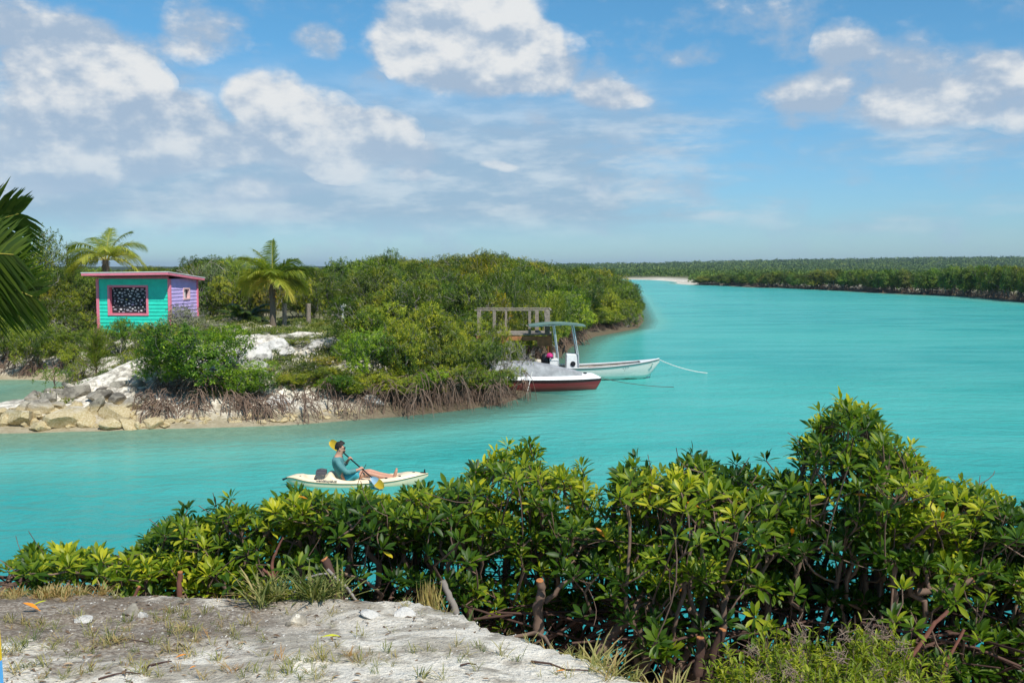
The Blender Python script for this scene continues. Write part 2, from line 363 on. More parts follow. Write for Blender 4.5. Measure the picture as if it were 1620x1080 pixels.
wet = T.rng(T.m('ADD', sp3.outputs[2], T.m('MULTIPLY', T.m('SUBTRACT', n1, .5), .8)), .05, .60, 1.0, 0.0); wet = T.m('MULTIPLY', wet, T.rng(sp3.outputs[1], 250, 300, 1, 0)); c = T.mix(T.m('MULTIPLY', wet, .85), c, T.mix(n2, (.24, .19, .10), (.50, .42, .26)))
c = T.mix(T.rng(sp3.outputs[2], -1.0, -.02, 1, 0), c, (.46, .44, .34))
mud = T.m('MULTIPLY', T.rng(sp3.outputs[0], -9, -3), T.m('MULTIPLY', T.rng(sp3.outputs[2], -.6, -.05), T.rng(sp3.outputs[2], .35, .8, 1, 0))); mud = T.m('MULTIPLY', mud, T.m('MULTIPLY', T.rng(sp3.outputs[1], 300, 340, 1, 0), T.rng(sp3.outputs[1], 25, 30)))
c = T.mix(T.m('MULTIPLY', mud, .85), c, (.10, .075, .045))
va = T.n('ShaderNodeAttribute', attribute_name='veg').outputs['Fac']
vc = T.mix(T.rng(n4, .35, .65), (.055, .075, .02), (.15, .145, .06)); vc = T.mix(T.rng(n1, .5, .7), vc, (.22, .19, .13))
c = T.mix(va, c, vc)
fa = T.rng(sp3.outputs[1], 620, 1500); fn = T.noise(tc_, .02, 6, .65)
c = T.mix(fa, c, T.mix(T.rng(fn, .4, .6), (.022, .04, .02), (.05, .065, .03)))
T.l(c, p.inputs['Base Color']); p.inputs['Roughness'].default_value = .9; p.inputs['Specular IOR Level'].default_value = .15
b = T.n('ShaderNodeBump'); b.inputs['Strength'].default_value = 1.0; b.inputs['Distance'].default_value = .06
T.l(T.m('ADD', T.m('MULTIPLY', n2, .9), T.m('MULTIPLY', n3, .35)), b.inputs['Height']); T.l(b.outputs[0], p.inputs['Normal'])
ground = sheet('ground', ZZ, m, {'veg': veg}); tag(ground, kind='structure')
# water
m = bpy.data.materials.new('turquoise_water'); m.use_nodes = True; T = NT(m.node_tree); p = m.node_tree.nodes['Principled BSDF']; out = m.node_tree.nodes['Material Output']
ge = T.n('ShaderNodeNewGeometry').outputs['Position']
ge3 = T.n('ShaderNodeSeparateXYZ'); T.l(ge, ge3.inputs[0])
dp = T.n('ShaderNodeAttribute', attribute_name='depth').outputs['Fac']
big = T.noise(T.v('MULTIPLY', ge, (.012, .035, 0)), 1.0, 4, .6); mid = T.noise(T.v('MULTIPLY', ge, (.10, .28, 0)), 1.0, 4, .6)
c = T.mix(T.rng(big, .35, .65), (.026, .320, .296), (.058, .405, .350))
c = T.mix(T.m('MULTIPLY', T.rng(mid, .38, .64), .55), c, (.085, .43, .385)); c = T.mix(T.m('MULTIPLY', T.rng(ge3.outputs[1], 12, 32, 1, 0), .85), c, (.014, .245, .255))
shal = T.rng(T.m('ADD', dp, T.m('MULTIPLY', T.m('SUBTRACT', mid, .5), .7)), .1, 1.45, 1.0, 0.0)
c = T.mix(T.m('MULTIPLY', shal, .75), c, (.15, .42, .33))
T.l(c, p.inputs['Base Color']); p.inputs['Roughness'].default_value = .12; p.inputs['Specular IOR Level'].default_value = .28; p.inputs['IOR'].default_value = 1.33
w1 = T.noise(T.v('MULTIPLY', ge, (.62, 1.05, 0)), 1.0, 3, .55, .6); w2 = T.noise(T.v('MULTIPLY', ge, (2.4, 3.7, 0)), 1.0, 4, .6, .4)
w3 = T.noise(T.v('MULTIPLY', ge, (7, 13, 0)), 1.0, 2, .5)
amp = T.rng(T.noise(T.v('MULTIPLY', ge, (.02, .06, 0)), 1, 3, .6), .3, .7, .55, 1.25)
hh = T.m('ADD', T.m('MULTIPLY', w1, .8), T.m('ADD', T.m('MULTIPLY', w2, .34), T.m('MULTIPLY', w3, .07)))
hh = T.m('MULTIPLY', hh, amp)
b = T.n('ShaderNodeBump'); b.inputs['Strength'].default_value = 1.0; b.inputs['Distance'].default_value = .34
T.l(hh, b.inputs['Height']); T.l(b.outputs[0], p.inputs['Normal'])
tr = T.n('ShaderNodeBsdfTransparent'); tr.inputs[0].default_value = (.80, .97, .93, 1)
mx = T.n('ShaderNodeMixShader'); T.l(T.rng(T.m('ADD', dp, T.m('MULTIPLY', T.m('SUBTRACT', w2, .5), .25)), -.05, .62, .22, 1.0), mx.inputs[0])
T.l(tr.outputs[0], mx.inputs[1]); df = T.n('ShaderNodeBsdfDiffuse'); T.l(c, df.inputs[0]); T.l(b.outputs[0], df.inputs[1]); m2 = T.n('ShaderNodeMixShader'); m2.inputs[0].default_value = .66; T.l(df.outputs[0], m2.inputs[1]); T.l(p.outputs[0], m2.inputs[2]); T.l(m2.outputs[0], mx.inputs[2]); T.l(mx.outputs[0], out.inputs[0])
water = sheet('water', np.zeros_like(ZZ), m, {'depth': np.clip(-ZZ, -.2, 3)}); tag(water, kind='structure')
# ---------------------------------------------------------------- vegetation kit
def nrm(a): return a / np.maximum(np.linalg.norm(a, axis=-1, keepdims=True), 1e-9)
def _tmpl(rows):
    v = [];
    for t, w in rows:
        for s_ in (-1, 0, 1): v.append((t, s_ * w, abs(s_)))
    f = []
    for i in range(len(rows) - 1):
        for j in (0, 1): f.append((i * 3 + j, i * 3 + j + 1, i * 3 + j + 4, i * 3 + j + 3))
    return np.array(v, float), np.array(f)
LEAF_HI = _tmpl([(0, .02), (.12, .025), (.32, .105), (.60, .155), (.84, .105), (1, .008)])
LEAF_MD = _tmpl([(0, .03), (.35, .17), (.72, .16), (1, .01)])
LEAF_LO = (np.array([(0, 0, 0), (.5, -.2, .5), (1, 0, 0), (.5, .2, .5)], float), np.array([(0, 1, 2, 3)]))
LEAF_NR = (np.array([(0, 0, 0), (.45, -.09, .2), (1, 0, 0), (.45, .09, .2)], float), np.array([(0, 1, 2, 3)]))
def add_leaves(mb, P_, A, Nn, L, rnd, tmpl=LEAF_LO, fold=.12, droop=.2, mi=0):
    """P_ base points, A axes, Nn upper normals, L lengths: every leaf a small folded, drooping blade"""
    tv, tf = tmpl; A = nrm(A); B = nrm(np.cross(A, Nn)); Nn = np.cross(B, A); n = len(P_)
    L = L[:, None, None]; t = tv[None, :, 0:1]; s_ = tv[None, :, 1:2]; a = tv[None, :, 2:3]
    dr = droop if np.isscalar(droop) else droop[:, None, None]
    V_ = P_[:, None] + L * (t * A[:, None] + s_ * B[:, None] + (fold * a * np.abs(s_) * 3 - dr * t * t) * Nn[:, None])
    F_ = (tf[None] + (np.arange(n) * len(tv))[:, None, None]).reshape(-1, tf.shape[1])
    mb.add(V_.reshape(-1, 3), F_, mi, np.repeat(rnd, len(tv)))
def rosettes(mb, P_, U, rg, k=9, L=.11, tmpl=LEAF_LO, e0=78, e1=-5, lvar=.25, bias=None, fold=.12, droop=.18, petiole=.012):
    """a whorl of leaves at each tip: young leaves stand up, old ones spread"""
    n = len(P_); U = nrm(U); ref = nrm(rg.normal(size=(n, 3))); X = nrm(np.cross(U, ref)); Y_ = np.cross(U, X)
    tone = rg.rand(n) if bias is None else bias
    for i in range(k):
        q = (i + .5) / k; e = np.radians(e0 + (e1 - e0) * q ** .8 + rg.normal(0, 10, n)); ph = i * 2.39996 + rg.normal(0, .25, n)
        rad = np.cos(ph)[:, None] * X + np.sin(ph)[:, None] * Y_
        ax = np.cos(e)[:, None] * rad + np.sin(e)[:, None] * U
        nn_ = -np.sin(e)[:, None] * rad + np.cos(e)[:, None] * U
        Ls = L * (.62 + .38 * q ** .5) * (1 + rg.normal(0, lvar * .5, n))
        keep = rg.rand(n) > .08
        r_ = np.clip(.60 * tone + .40 * rg.rand(n) - .06 + (.10 if i < 2 else 0), 0, .93)
        r_ = np.where(rg.rand(n) < .0012, 1.0, r_)
        r_ = np.where((q > .7) & (rg.rand(n) < .004), .97, r_)
        add_leaves(mb, (P_ + rad * petiole - U * (q * L * .25))[keep], ax[keep], nn_[keep], np.abs(Ls[keep]), r_[keep], tmpl, fold, droop + rg.uniform(-.08, .12, keep.sum()))
def grow(base, tips, rg, step=.3, pull=.45, jit=.12, sag=0.0):
    """joins every tip to the nearest part of the skeleton; returns nodes, parents, load"""
    base = np.atleast_2d(base); tips = tips[np.argsort(np.linalg.norm(tips - base[0], axis=1))]
    cap_ = len(base) + len(tips) * 14 + 50; Nd = np.zeros((cap_, 3)); par = np.full(cap_, -1); pl = np.zeros(cap_)
    n = len(base); Nd[:n] = base
    for i in range(1, n): par[i] = i - 1; pl[i] = pl[i - 1] + np.linalg.norm(base[i] - base[i - 1])
    isT = np.zeros(cap_, bool); tid = []
    for t in tips:
        d = np.linalg.norm(Nd[:n] - t, axis=1); c = d + pull * pl[:n] + 5 * isT[:n]
        j = int(np.argmin(c)); k = max(1, min(12, int(math.ceil(d[j] / step)))); p0 = Nd[j].copy(); off = rg.normal(0, jit * d[j] / max(k, 1) ** .5, 3); prev = j
        if n + k >= cap_: break
        for q in range(1, k + 1):
            f = q / k; Nd[n] = p0 + (t - p0) * f + off * math.sin(math.pi * f) + np.array([0, 0, -sag * math.sin(math.pi * f) * d[j]])
            par[n] = prev; pl[n] = pl[prev] + np.linalg.norm(Nd[n] - Nd[prev]); prev = n; n += 1
        isT[n - 1] = True; tid.append(n - 1)
    load = np.zeros(n); load[tid] = 1
    for i in range(n - 1, 0, -1):
        if par[i] >= 0: load[par[i]] += load[i]
    return Nd[:n], par[:n], load, np.array(tid)
def limbs(mb, Nd, par, load, r0=.006, ex=.45, k=5, kmin=3, minload=0, rg=None, rmax=9, mi=0):
    n = len(Nd); kids = [[] for _ in range(n)]
    for i in range(1, n):
        if par[i] >= 0: kids[par[i]].append(i)
    rad = np.minimum(r0 * np.maximum(load, .6) ** ex, rmax); stack = [(0, None)]
    while stack:
        s0, pr = stack.pop(); ch = [] if pr is None else [pr]; cur = s0; ch.append(cur)
        while kids[cur]:
            ks = sorted(kids[cur], key=lambda q: -load[q])
            for o_ in ks[1:]: stack.append((o_, cur))
            cur = ks[0]; ch.append(cur)
        if len(ch) < 2 or load[s0] < minload: continue
        rr = rad[ch].copy()
        if pr is not None: rr[0] = min(rr[0], rr[1] * 1.25)
        mb.tube(Nd[ch], rr, k=k if rr.max() > r0 * 2.5 else kmin, mi=mi, a=(rg.rand() if rg else .5), cap=False)
def ell_pts(lobes, n, rg, shell=.55, mind=0.0, zmin=-9):
    """points inside ellipsoid lobes, denser towards the outside"""
    out = []; w = np.array([(l[3] * l[4] * l[5]) ** .67 for l in lobes]); w /= w.sum()
    for l, k in zip(lobes, (w * n * 3).astype(int) + 1):
        d = nrm(rg.normal(size=(k, 3))); r_ = (shell + (1 - shell) * rg.rand(k)) ; p_ = d * r_[:, None] * np.array(l[3:6]) + np.array(l[:3]); out.append(p_)
    P_ = np.concatenate(out); rg.shuffle(P_); P_ = P_[P_[:, 2] > zmin]
    # drop points deep inside another lobe
    dep = np.full(len(P_), 9.0)
    for l in lobes: dep = np.minimum(dep, np.linalg.norm((P_ - np.array(l[:3])) / np.array(l[3:6]), axis=1))
    P_ = P_[dep > shell * .8][: n * 2]
    if mind > 0:
        cell = {}; keep = []
        for i, q in enumerate(P_):
            key = tuple((q // mind).astype(int))
            if key in cell: continue
            cell[key] = 1; keep.append(i)
        P_ = P_[keep]
    return P_[:n]
def prop_roots(mb, rg, n, r_out, h, base=(0, 0), zb=-.25, rr=.022, k=4, spread=1.0, ang=(0, 2 * math.pi), h0=.15):
    for i in range(n):
        a = rg.uniform(*ang); ro = r_out * rg.uniform(.35, 1.0); hs = rg.uniform(h0, 1) * h; r1 = rg.uniform(.05, .3) * r_out
        p0 = np.array([base[0] + math.cos(a) * r1 * .5, base[1] + math.sin(a) * r1 * .5, hs]); a2 = a + rg.normal(0, .25)
        p1 = np.array([base[0] + math.cos(a2) * (ro + .1), base[1] + math.sin(a2) * (ro + .1), zb])
        t = np.linspace(0, 1, 7)[:, None]; mid = np.array([p0[0] * .35 + p1[0] * .65, p0[1] * .35 + p1[1] * .65, hs * rg.uniform(.85, 1.15)])
        q = (1 - t) ** 2 * p0 + 2 * t * (1 - t) * mid + t * t * p1; q[1:-1] += rg.normal(0, .03, (5, 3))
        w = rr * rg.uniform(.55, 1.2); mb.tube(q, w * np.linspace(1.1, .7, 7), k=k, a=rg.rand(), cap=False)
        if rg.rand() < .6:
            j = rg.randint(2, 5); b_ = q[j]; d = np.array([math.cos(a2 + rg.normal(0, .5)), math.sin(a2 + rg.normal(0, .5)), 0]) * rg.uniform(.15, .45) * spread
            t2 = np.linspace(0, 1, 5)[:, None]; e_ = np.array([b_[0] + d[0], b_[1] + d[1], zb]); m_ = np.array([b_[0] + d[0] * .8, b_[1] + d[1] * .8, b_[2]])
            q2 = (1 - t2) ** 2 * b_ + 2 * t2 * (1 - t2) * m_ + t2 * t2 * e_; mb.tube(q2, w * .7, k=3, a=rg.rand(), cap=False)

GREEN = [(0, (.014, .042, .004)), (.32, (.042, .098, .006)), (.55, (.125, .20, .010)), (.74, (.34, .37, .02)), (.95, (.60, .55, .03)), (.968, (.62, .50, .03)), (1.0, (.70, .25, .02))]
M_FG = leafmat('mangrove_leaf', GREEN, trans=.34, rough=.44, spec=.30)
MIDG = [(0, (.022, .050, .006)), (.3, (.062, .112, .009)), (.6, (.150, .205, .014)), (.9, (.34, .36, .03)), (.975, (.46, .44, .04)), (1.0, (.40, .22, .03))]
M_MG = leafmat('broad_leaf', MIDG, trans=.30, rough=.45, spec=.35)
M_SV = leafmat('silver_leaf', [(0, (.09, .115, .07)), (.5, (.20, .235, .16)), (1, (.38, .40, .30))], trans=.2, rough=.6)
M_FE = leafmat('feathery_leaf', [(0, (.05, .10, .012)), (.5, (.13, .20, .02)), (1, (.32, .36, .04))], trans=.35, rough=.6)
M_FR = leafmat('far_leaf', [(0, (.02, .052, .010)), (.5, (.07, .13, .016)), (.9, (.17, .23, .03)), (1, (.25, .24, .06))], trans=.2, rough=.6)
M_GR = leafmat('dry_grass', [(0, (.09, .13, .03)), (.4, (.24, .24, .07)), (.7, (.42, .34, .15)), (1, (.40, .22, .08))], trans=.25, rough=.7)
M_PALM = leafmat('palm_leaf', [(0, (.045, .085, .015)), (.4, (.14, .20, .022)), (.75, (.36, .38, .045)), (1, (.60, .52, .12))], trans=.35, rough=.38, spec=.45)
M_BK = bark('mangrove_bark', (.06, .036, .026), (.28, .19, .14), 7)
M_RT = bark('mangrove_root', (.055, .032, .022), (.34, .235, .17), 3)
M_DK = bark('dark_root', (.028, .017, .014), (.15, .085, .065), 6)
M_GB = bark('grey_bark', (.12, .10, .085), (.42, .38, .34), 5)
M_CUT = principled('cut_wood', (.50, .20, .07), .8, nscale=40, namp=.4)

def plant(name, crown, wood, roots=None, mats=(None, None, None)):
    """a plant prototype: Empty > crown, trunk, roots"""
    e = empty(name, (0, 0, 0))
    if crown is not None: crown.build('crown', mats[0], e)
    if wood is not None and wood.n: wood.build('trunk', mats[1], e, smooth=True)
    if roots is not None and roots.n: roots.build('roots', mats[2] or mats[1], e, smooth=True)
    return e
def mid_shrub(name, seed, lobes, ntip, L=.13, k=9, mat=None, trunks=3, roots=0, root_r=1.6, root_h=1.0, r0=.009, bmat=None, tm=LEAF_LO, dens=.05, zmin=.1, spread=.35, bare=0):
    rg = np.random.RandomState(seed); P_ = ell_pts(lobes, ntip, rg, .5, dens, zmin)
    cr = MB(); wd = MB(); rt = MB(); cen = np.mean([l[:3] for l in lobes], 0)
    U = nrm(nrm(P_ - (cen + [0, 0, -.8])) * .8 + [0, 0, .55] + rg.normal(0, .25, P_.shape))
    bias = np.clip(.5 + 2.2 * fbm(P_[:, 0] + seed, P_[:, 2] + P_[:, 1] * .7, .8, 3) + rg.normal(0, .16, len(P_)), 0, 1)
    rosettes(cr, P_, U, rg, k, L, tm, bias=bias, e1=-25)
    sub = P_[:: max(1, len(P_) // 130)]; ai = rg.randint(0, trunks, len(sub))
    for t in range(trunks):
        s_ = sub[ai == t]
        if len(s_) < 2: continue
        a = t * 2.4 + rg.rand(); b0 = np.array([math.cos(a) * spread * rg.rand(), math.sin(a) * spread * rg.rand(), 0 if not roots else root_h * .5])
        Nd, par, ld_, ti = grow(b0, s_ - U[:len(s_)] * 0, rg, .45, .4, .15)
        limbs(wd, Nd, par, ld_, r0, .5, 4, 3, rg=rg)
    if bare:
        q = ell_pts(lobes, bare, rg, .8, 0, zmin) ; q = (q - cen) * 1.04 + cen
        Nd, par, ld_, ti = grow(cen - [0, 0, .5], q, rg, .4, .2, .15); limbs(wd, Nd, par, ld_, .008, .4, 3, 3, rg=rg)
    if roots: prop_roots(rt, rg, roots, root_r, root_h)
    return plant(name, cr, wd, rt, (mat or M_MG, bmat or M_GB, M_RT))
def lob(n, r, h0, h1, rg, s=.55):
    """a cluster of n lobes filling a crown of radius r between heights h0 and h1"""
    o = []
    for i in range(n):
        a = rg.uniform(0, 6.28); d = r * s * math.sqrt(rg.rand()); z = rg.uniform(h0 + (h1 - h0) * .25, h1 - (h1 - h0) * .25); q = rg.uniform(.38, .62) * r
        o.append((math.cos(a) * d, math.sin(a) * d, z, q, q, q * rg.uniform(.65, .9)))
    return o
_rg = np.random.RandomState(77)
PR = {}
def reg(key, e): PR[key] = e; return e
for i in range(3): reg('mang%d' % i, mid_shrub('mangrove_tree', 10 + i, lob(10, 2.2, .55, 3.5, _rg, .78), 1450, .15, 8, trunks=4, roots=70, root_r=1.9, root_h=.95, spread=.9))
for i in range(4): reg('bush%d' % i, mid_shrub('leafy_bush', 20 + i, lob(9, 2.0, .15, 2.9, _rg, .75), 1150, .14, 8, trunks=4, spread=.8, zmin=.05))
for i in range(2): reg('tree%d' % i, mid_shrub('broadleaf_tree', 30 + i, lob(11, 2.4, 1.4, 4.6, _rg, .8), 1300, .16, 8, trunks=3, spread=.4, bare=40))
for i in range(2): reg('low%d' % i, mid_shrub('low_shrub', 40 + i, lob(6, 1.1, .0, 1.0, _rg, .8), 420, .10, 7, trunks=3, spread=.3, zmin=.0))
reg('silver', mid_shrub('silver_bush', 50, lob(9, 1.5, .1, 2.3, _rg, .8), 800, .11, 8, mat=M_SV, trunks=5, spread=.5, bare=30))
# bare grey twiggy shrub
def twig_bush(seed, n, r, h):
    rg = np.random.RandomState(seed); wd = MB(); cr = MB()
    P_ = ell_pts([(0, 0, h * .6, r, r, h * .42)], n, rg, .5); Nd, par, ld_, ti = grow((0, 0, 0), P_, rg, .3, .3, .2); limbs(wd, Nd, par, ld_, .008, .42, 4, 3, rg=rg)
    q = P_[::3]; rosettes(cr, q, nrm(rg.normal(size=q.shape) + [0, 0, 1]), rg, 5, .10, LEAF_LO)
    return plant('twiggy_shrub', cr, wd, None, (M_MG, M_GB, None))
reg('twig', twig_bush(60, 380, 1.3, 2.1))
# feathery casuarina-like shrub
def feather(seed, n, r, h, name='feathery_shrub'):
    rg = np.random.RandomState(seed); cr = MB(); wd = MB()
    for i in range(n):
        a = rg.uniform(0, 6.28); z0 = h * rg.uniform(0.02, .75); rr = r * rg.uniform(.2, 1) * (1 - z0 / h * .75); tip = np.array([math.cos(a) * rr, math.sin(a) * rr, z0 + h * rg.uniform(.10, .32)])
        b0 = np.array([0, 0, z0]); t = np.linspace(0, 1, 5)[:, None]; q = b0 + (tip - b0) * t; q[:, 2] += .15 * np.sin(t[:, 0] * 3.1); wd.tube(q, [.008, .006, .005, .004, .003], k=3, cap=False)
        m_ = 34; f = rg.uniform(.15, 1.05, m_)[:, None]; P_ = b0 + (tip - b0) * f + rg.normal(0, .02, (m_, 3)); d = nrm((tip - b0)[None] * .8 + rg.normal(0, .35, (m_, 3)) * np.linalg.norm(tip - b0) + [0, 0, .12])
        add_leaves(cr, P_, d, nrm(rg.normal(size=(m_, 3))), rg.uniform(.10, .24, m_), np.clip(rg.rand() * .5 + rg.rand(m_) * .5, 0, 1), (LEAF_NR[0] * [1, .45, 1], LEAF_NR[1]))
    wd.tube([(0, 0, 0), (0, 0, h * .5), (.02, .02, h)], [.035, .02, .006], k=5, cap=False)
    return plant(name, cr, wd, None, (M_FE, M_BK, None))
reg('feather0', feather(70, 150, .95, 2.6)); reg('feather1', feather(71, 90, .8, 1.5)); reg('whip', feather(72, 60, .7, 4.6, 'wispy_tree'))
# coconut palm
def frond(mb, wood, base, az_, el_, L, droop, rg, nl=46, ll=.55, tw=0.0, tone=.5, wid=.028, stiff=.4, side_h=None):
    n = 16; t = np.linspace(0, 1, n); ang = el_ - droop * t ** 1.4; ds = L / (n - 1)
    q = [np.array(base, float)]; hd = np.array([math.cos(az_), math.sin(az_), 0])
    for i in range(1, n): q.append(q[-1] + ds * (hd * math.cos(ang[i]) + np.array([0, 0, 1]) * math.sin(ang[i])))
    q = np.array(q); wood.tube(q, np.linspace(.030, .006, n) * (L / 2.2), k=4, a=tone, cap=False)
    f = np.linspace(.14, 1.0, nl); P_ = np.stack([np.interp(f, t, q[:, c]) for c in range(3)], 1); T_ = nrm(np.stack([np.interp(f, t, np.gradient(q, axis=0)[:, c]) for c in range(3)], 1))
    sd = np.cross(hd, [0, 0, 1]); sd = sd * math.cos(tw) + np.array([0, 0, 1]) * math.sin(tw)
    up = nrm(np.cross(np.broadcast_to(sd, T_.shape), T_))
    for s_ in (-1, 1):
        prof = np.sin(np.clip(f, .05, 1) * 2.6 + .35) ** .6; prof = np.nan_to_num(prof, nan=.3); Ls = ll * np.maximum(prof, .35) * rg.uniform(.85, 1.1, nl)
        sweep = .35 + .75 * f
        ax = nrm(s_ * sd * 1.0 + T_ * sweep[:, None] + up * rg.uniform(.05, .35, nl)[:, None] + rg.normal(0, .05, (nl, 3)))
        rr = Ls
        rows = [0, .3, .65, 1.0]; wd_ = [.55, 1, .75, .05]; Vs = []
        B = nrm(np.cross(ax, up))
        for rr_, ww in zip(rows, wd_):
            c = P_ + ax * (Ls * rr_)[:, None] + np.array([0, 0, -1]) * (Ls * stiff * rr_ ** 2 * rg.uniform(.7, 1.3, nl))[:, None]
            Vs += [c - B * wid * ww * .5, c + B * wid * ww * .5]
        V_ = np.stack(Vs, 1); F_ = np.array([(0, 1, 3, 2), (2, 3, 5, 4), (4, 5, 7, 6)]); F_ = (F_[None] + (np.arange(nl) * 8)[:, None, None]).reshape(-1, 4)
        mb.add(V_.reshape(-1, 3), F_, 0, np.repeat(np.clip(tone + rg.normal(0, .12, nl), 0, 1), 8))
M_TRK = bark('palm_trunk', (.07, .05, .035), (.26, .21, .16), 5)
M_PET = principled('palm_stalk', (.42, .36, .06), .5, nscale=4)
def palm(name, loc, h, specs, seed, label, cat='palm tree', lean=(0, 0), tr=.14, ll=.75, wid=.045, scale=1.0, thatch=True, stf=.45):
    rg = np.random.RandomState(seed); e = empty(name, loc, label, cat); tk = MB(); nseg = 14
    pts = [(lean[0] * t ** 2, lean[1] * t ** 2, h * t) for t in np.linspace(0, 1, nseg)]
    tk.tube(pts, [tr * (1.25 - .4 * t + .05 * (i % 2)) for i, t in enumerate(np.linspace(0, 1, nseg))], k=9); tk.build('trunk', M_TRK, e, smooth=False)
    top = np.array(pts[-1])
    if thatch:
        sb = MB()
        for i in range(60):
            a = rg.uniform(0, 6.28); z = rg.uniform(-.75, .1); sb.tube([top + [math.cos(a) * tr * .6, math.sin(a) * tr * .6, z], top + [math.cos(a) * tr * 1.6, math.sin(a) * tr * 1.6, z - rg.uniform(.1, .4)]], [.03, .006], k=3, a=rg.rand(), cap=False)
        sb.build('fibre_skirt', M_BK, e)
    for (a, el_, L, dr, tone, tw) in specs:
        fb_ = MB(); st_ = MB(); frond(fb_, st_, top + [math.cos(R(a)) * tr * .5, math.sin(R(a)) * tr * .5, 0], R(a), R(el_), L, R(dr), rg, 62, ll, R(tw), tone, wid, stiff=stf)
        fo = fb_.build('frond', M_PALM, e); st_.build('stalk', M_PET, fo)
    return e
# ---------------------------------------------------------------- built things
TEAL = principled('teal_paint', (.03, .72, .52), .55, nscale=3, namp=.12); PURP = principled('purple_paint', (.60, .48, .86), .55, nscale=3, namp=.1)
PINK = principled('pink_paint', (.86, .24, .32), .5, nscale=4, namp=.1); WHITE = principled('white_paint', (.80, .80, .78), .45, nscale=5, namp=.08)
DARKW = principled('dark_board', (.025, .028, .032), .7); GLASS = principled('window_glass', (.06, .07, .08), .08, .6)
WOODG = principled('weathered_wood', (.28, .235, .185), .85, nscale=9, namp=.4, bump=.4, bscale=40); WOODO = principled('orange_wood', (.42, .19, .075), .75, nscale=6, namp=.35)
BLACK = principled('black_plastic', (.012, .012, .014), .4); METAL = principled('aluminium_pipe', (.72, .73, .74), .35, metal=.55)
ROPE = principled('rope', (.70, .68, .62), .8); CREAM = principled('cream_plastic', (.88, .71, .48), .38, .5, nscale=6, namp=.06)

# hut
HL = (-23.35, 56.2); hz = 1.95; hrz = R(-5.6); HW, HD = 4.2, 3.7; WT = 3.08
hut = empty('wooden_hut', (HL[0], HL[1], hz), 'small turquoise and purple wooden hut with pink trim and slanting roof', 'hut', rz=hrz)
def siding(mb, x0, x1, z0, z1, fn):
    st = .205; z = z0
    k0 = math.floor(z0 / st)
    while z < z1 - 1e-4:
        zt = min((math.floor(z / st + 1e-6) + 1) * st, z1); lo = (z / st) % 1.0
        a = .030 * (1 - lo); b = .030 * (1 - (zt - math.floor(z / st + 1e-6) * st) / st)
        mb.add([fn(x0, -a, z), fn(x1, -a, z), fn(x1, -b, zt), fn(x0, -b, zt)], [(0, 1, 2, 3)])
        mb.add([fn(x0, -a, z), fn(x0, 0, z), fn(x1, 0, z), fn(x1, -a, z)], [(0, 1, 2, 3)]); z = zt
fw = MB(); fF = lambda u_, d, z: (u_, d, z)
wx0, wx1, wz0, wz1 = .68, 2.86, 1.12, 2.62
siding(fw, .05, wx0, 0, WT, fF); siding(fw, wx1, HW - .05, 0, WT, fF); siding(fw, wx0, wx1, 0, wz0, fF); siding(fw, wx0, wx1, wz1, WT, fF)
fw.build('front_wall', TEAL, hut)
sw = MB(); sF = lambda u_, d, z: (HW - d, u_, z)
sx0, sx1, sz0, sz1 = 1.78, 2.55, 1.92, 2.48
siding(sw, .05, sx0, 0, WT, sF); siding(sw, sx1, HD - .05, 0, WT, sF); siding(sw, sx0, sx1, 0, sz0, sF); siding(sw, sx0, sx1, sz1, WT, sF)
o = sw.build('side_wall', PURP, hut)
bw = MB(); bw.add([(0, 0, 0), (0, HD, 0), (0, HD, WT), (0, 0, WT)], [(0, 1, 2, 3)]); bw.add([(0, HD, 0), (HW, HD, 0), (HW, HD, WT), (0, HD, WT)], [(0, 1, 2, 3)]); bw.add([(0, 0, .01), (HW, 0, .01), (HW, HD, .01), (0, HD, .01)], [(0, 1, 2, 3)])
bw.build('rear_walls', TEAL, hut)
for (x, y) in ((0, 0), (HW, 0), (HW, HD), (0, HD)):
    b = MB(); b.box((x, y, WT / 2 - .01), (.15, .15, WT + .02)); b.build('corner_trim', PINK, hut)
rf = MB(); x0, x1, y0, y1 = -.48, HW + .34, -.88, HD + .40
def rz_(x, y): return WT + .12 + .012 * x - .075 * (y + .5)
v = [(x, y, rz_(x, y) + dz) for dz in (.04, .17) for (x, y) in ((x0, y0), (x1, y0), (x1, y1), (x0, y1))]
rf.add(v, [(0, 3, 2, 1), (4, 5, 6, 7), (0, 1, 5, 4), (1, 2, 6, 5), (2, 3, 7, 6), (3, 0, 4, 7)])
roof = rf.build('roof', PINK, hut)
rt_ = MB(); v = [(x, y, rz_(x, y) + dz) for dz in (.172, .215) for (x, y) in ((x0 - .02, y0 - .02), (x1 + .02, y0 - .02), (x1 + .02, y1 + .02), (x0 - .02, y1 + .02))]
rt_.add(v, [(0, 3, 2, 1), (4, 5, 6, 7), (0, 1, 5, 4), (1, 2, 6, 5), (2, 3, 7, 6), (3, 0, 4, 7)]); rt_.build('roof_edge', WHITE, roof)
g_ = MB(); g_.add([(0.05, .03, WT - .02), (HW - .05, .03, WT - .02), (HW - .05, .03, rz_(HW, 0) - .005), (0.05, .03, rz_(0, 0) - .005)], [(0, 1, 2, 3)]); g_.build('eave_board', PINK, hut)
def frame(fn, a0, a1, z0, z1, w, dep, mat, parent, name='window_frame'):
    b = MB()
    for (p0, p1, q0, q1) in ((a0 - w, a1 + w, z1, z1 + w), (a0 - w, a1 + w, z0 - w, z0), (a0 - w, a0, z0, z1), (a1, a1 + w, z0, z1)):
        v = [fn(x, y, z) for z in (q0, q1) for (x, y) in ((p0, -.06), (p1, -.06), (p1, dep), (p0, dep))]
        b.add(v, [(0, 3, 2, 1), (4, 5, 6, 7), (0, 1, 5, 4), (1, 2, 6, 5), (2, 3, 7, 6), (3, 0, 4, 7)])
    return b.build(name, mat, parent)
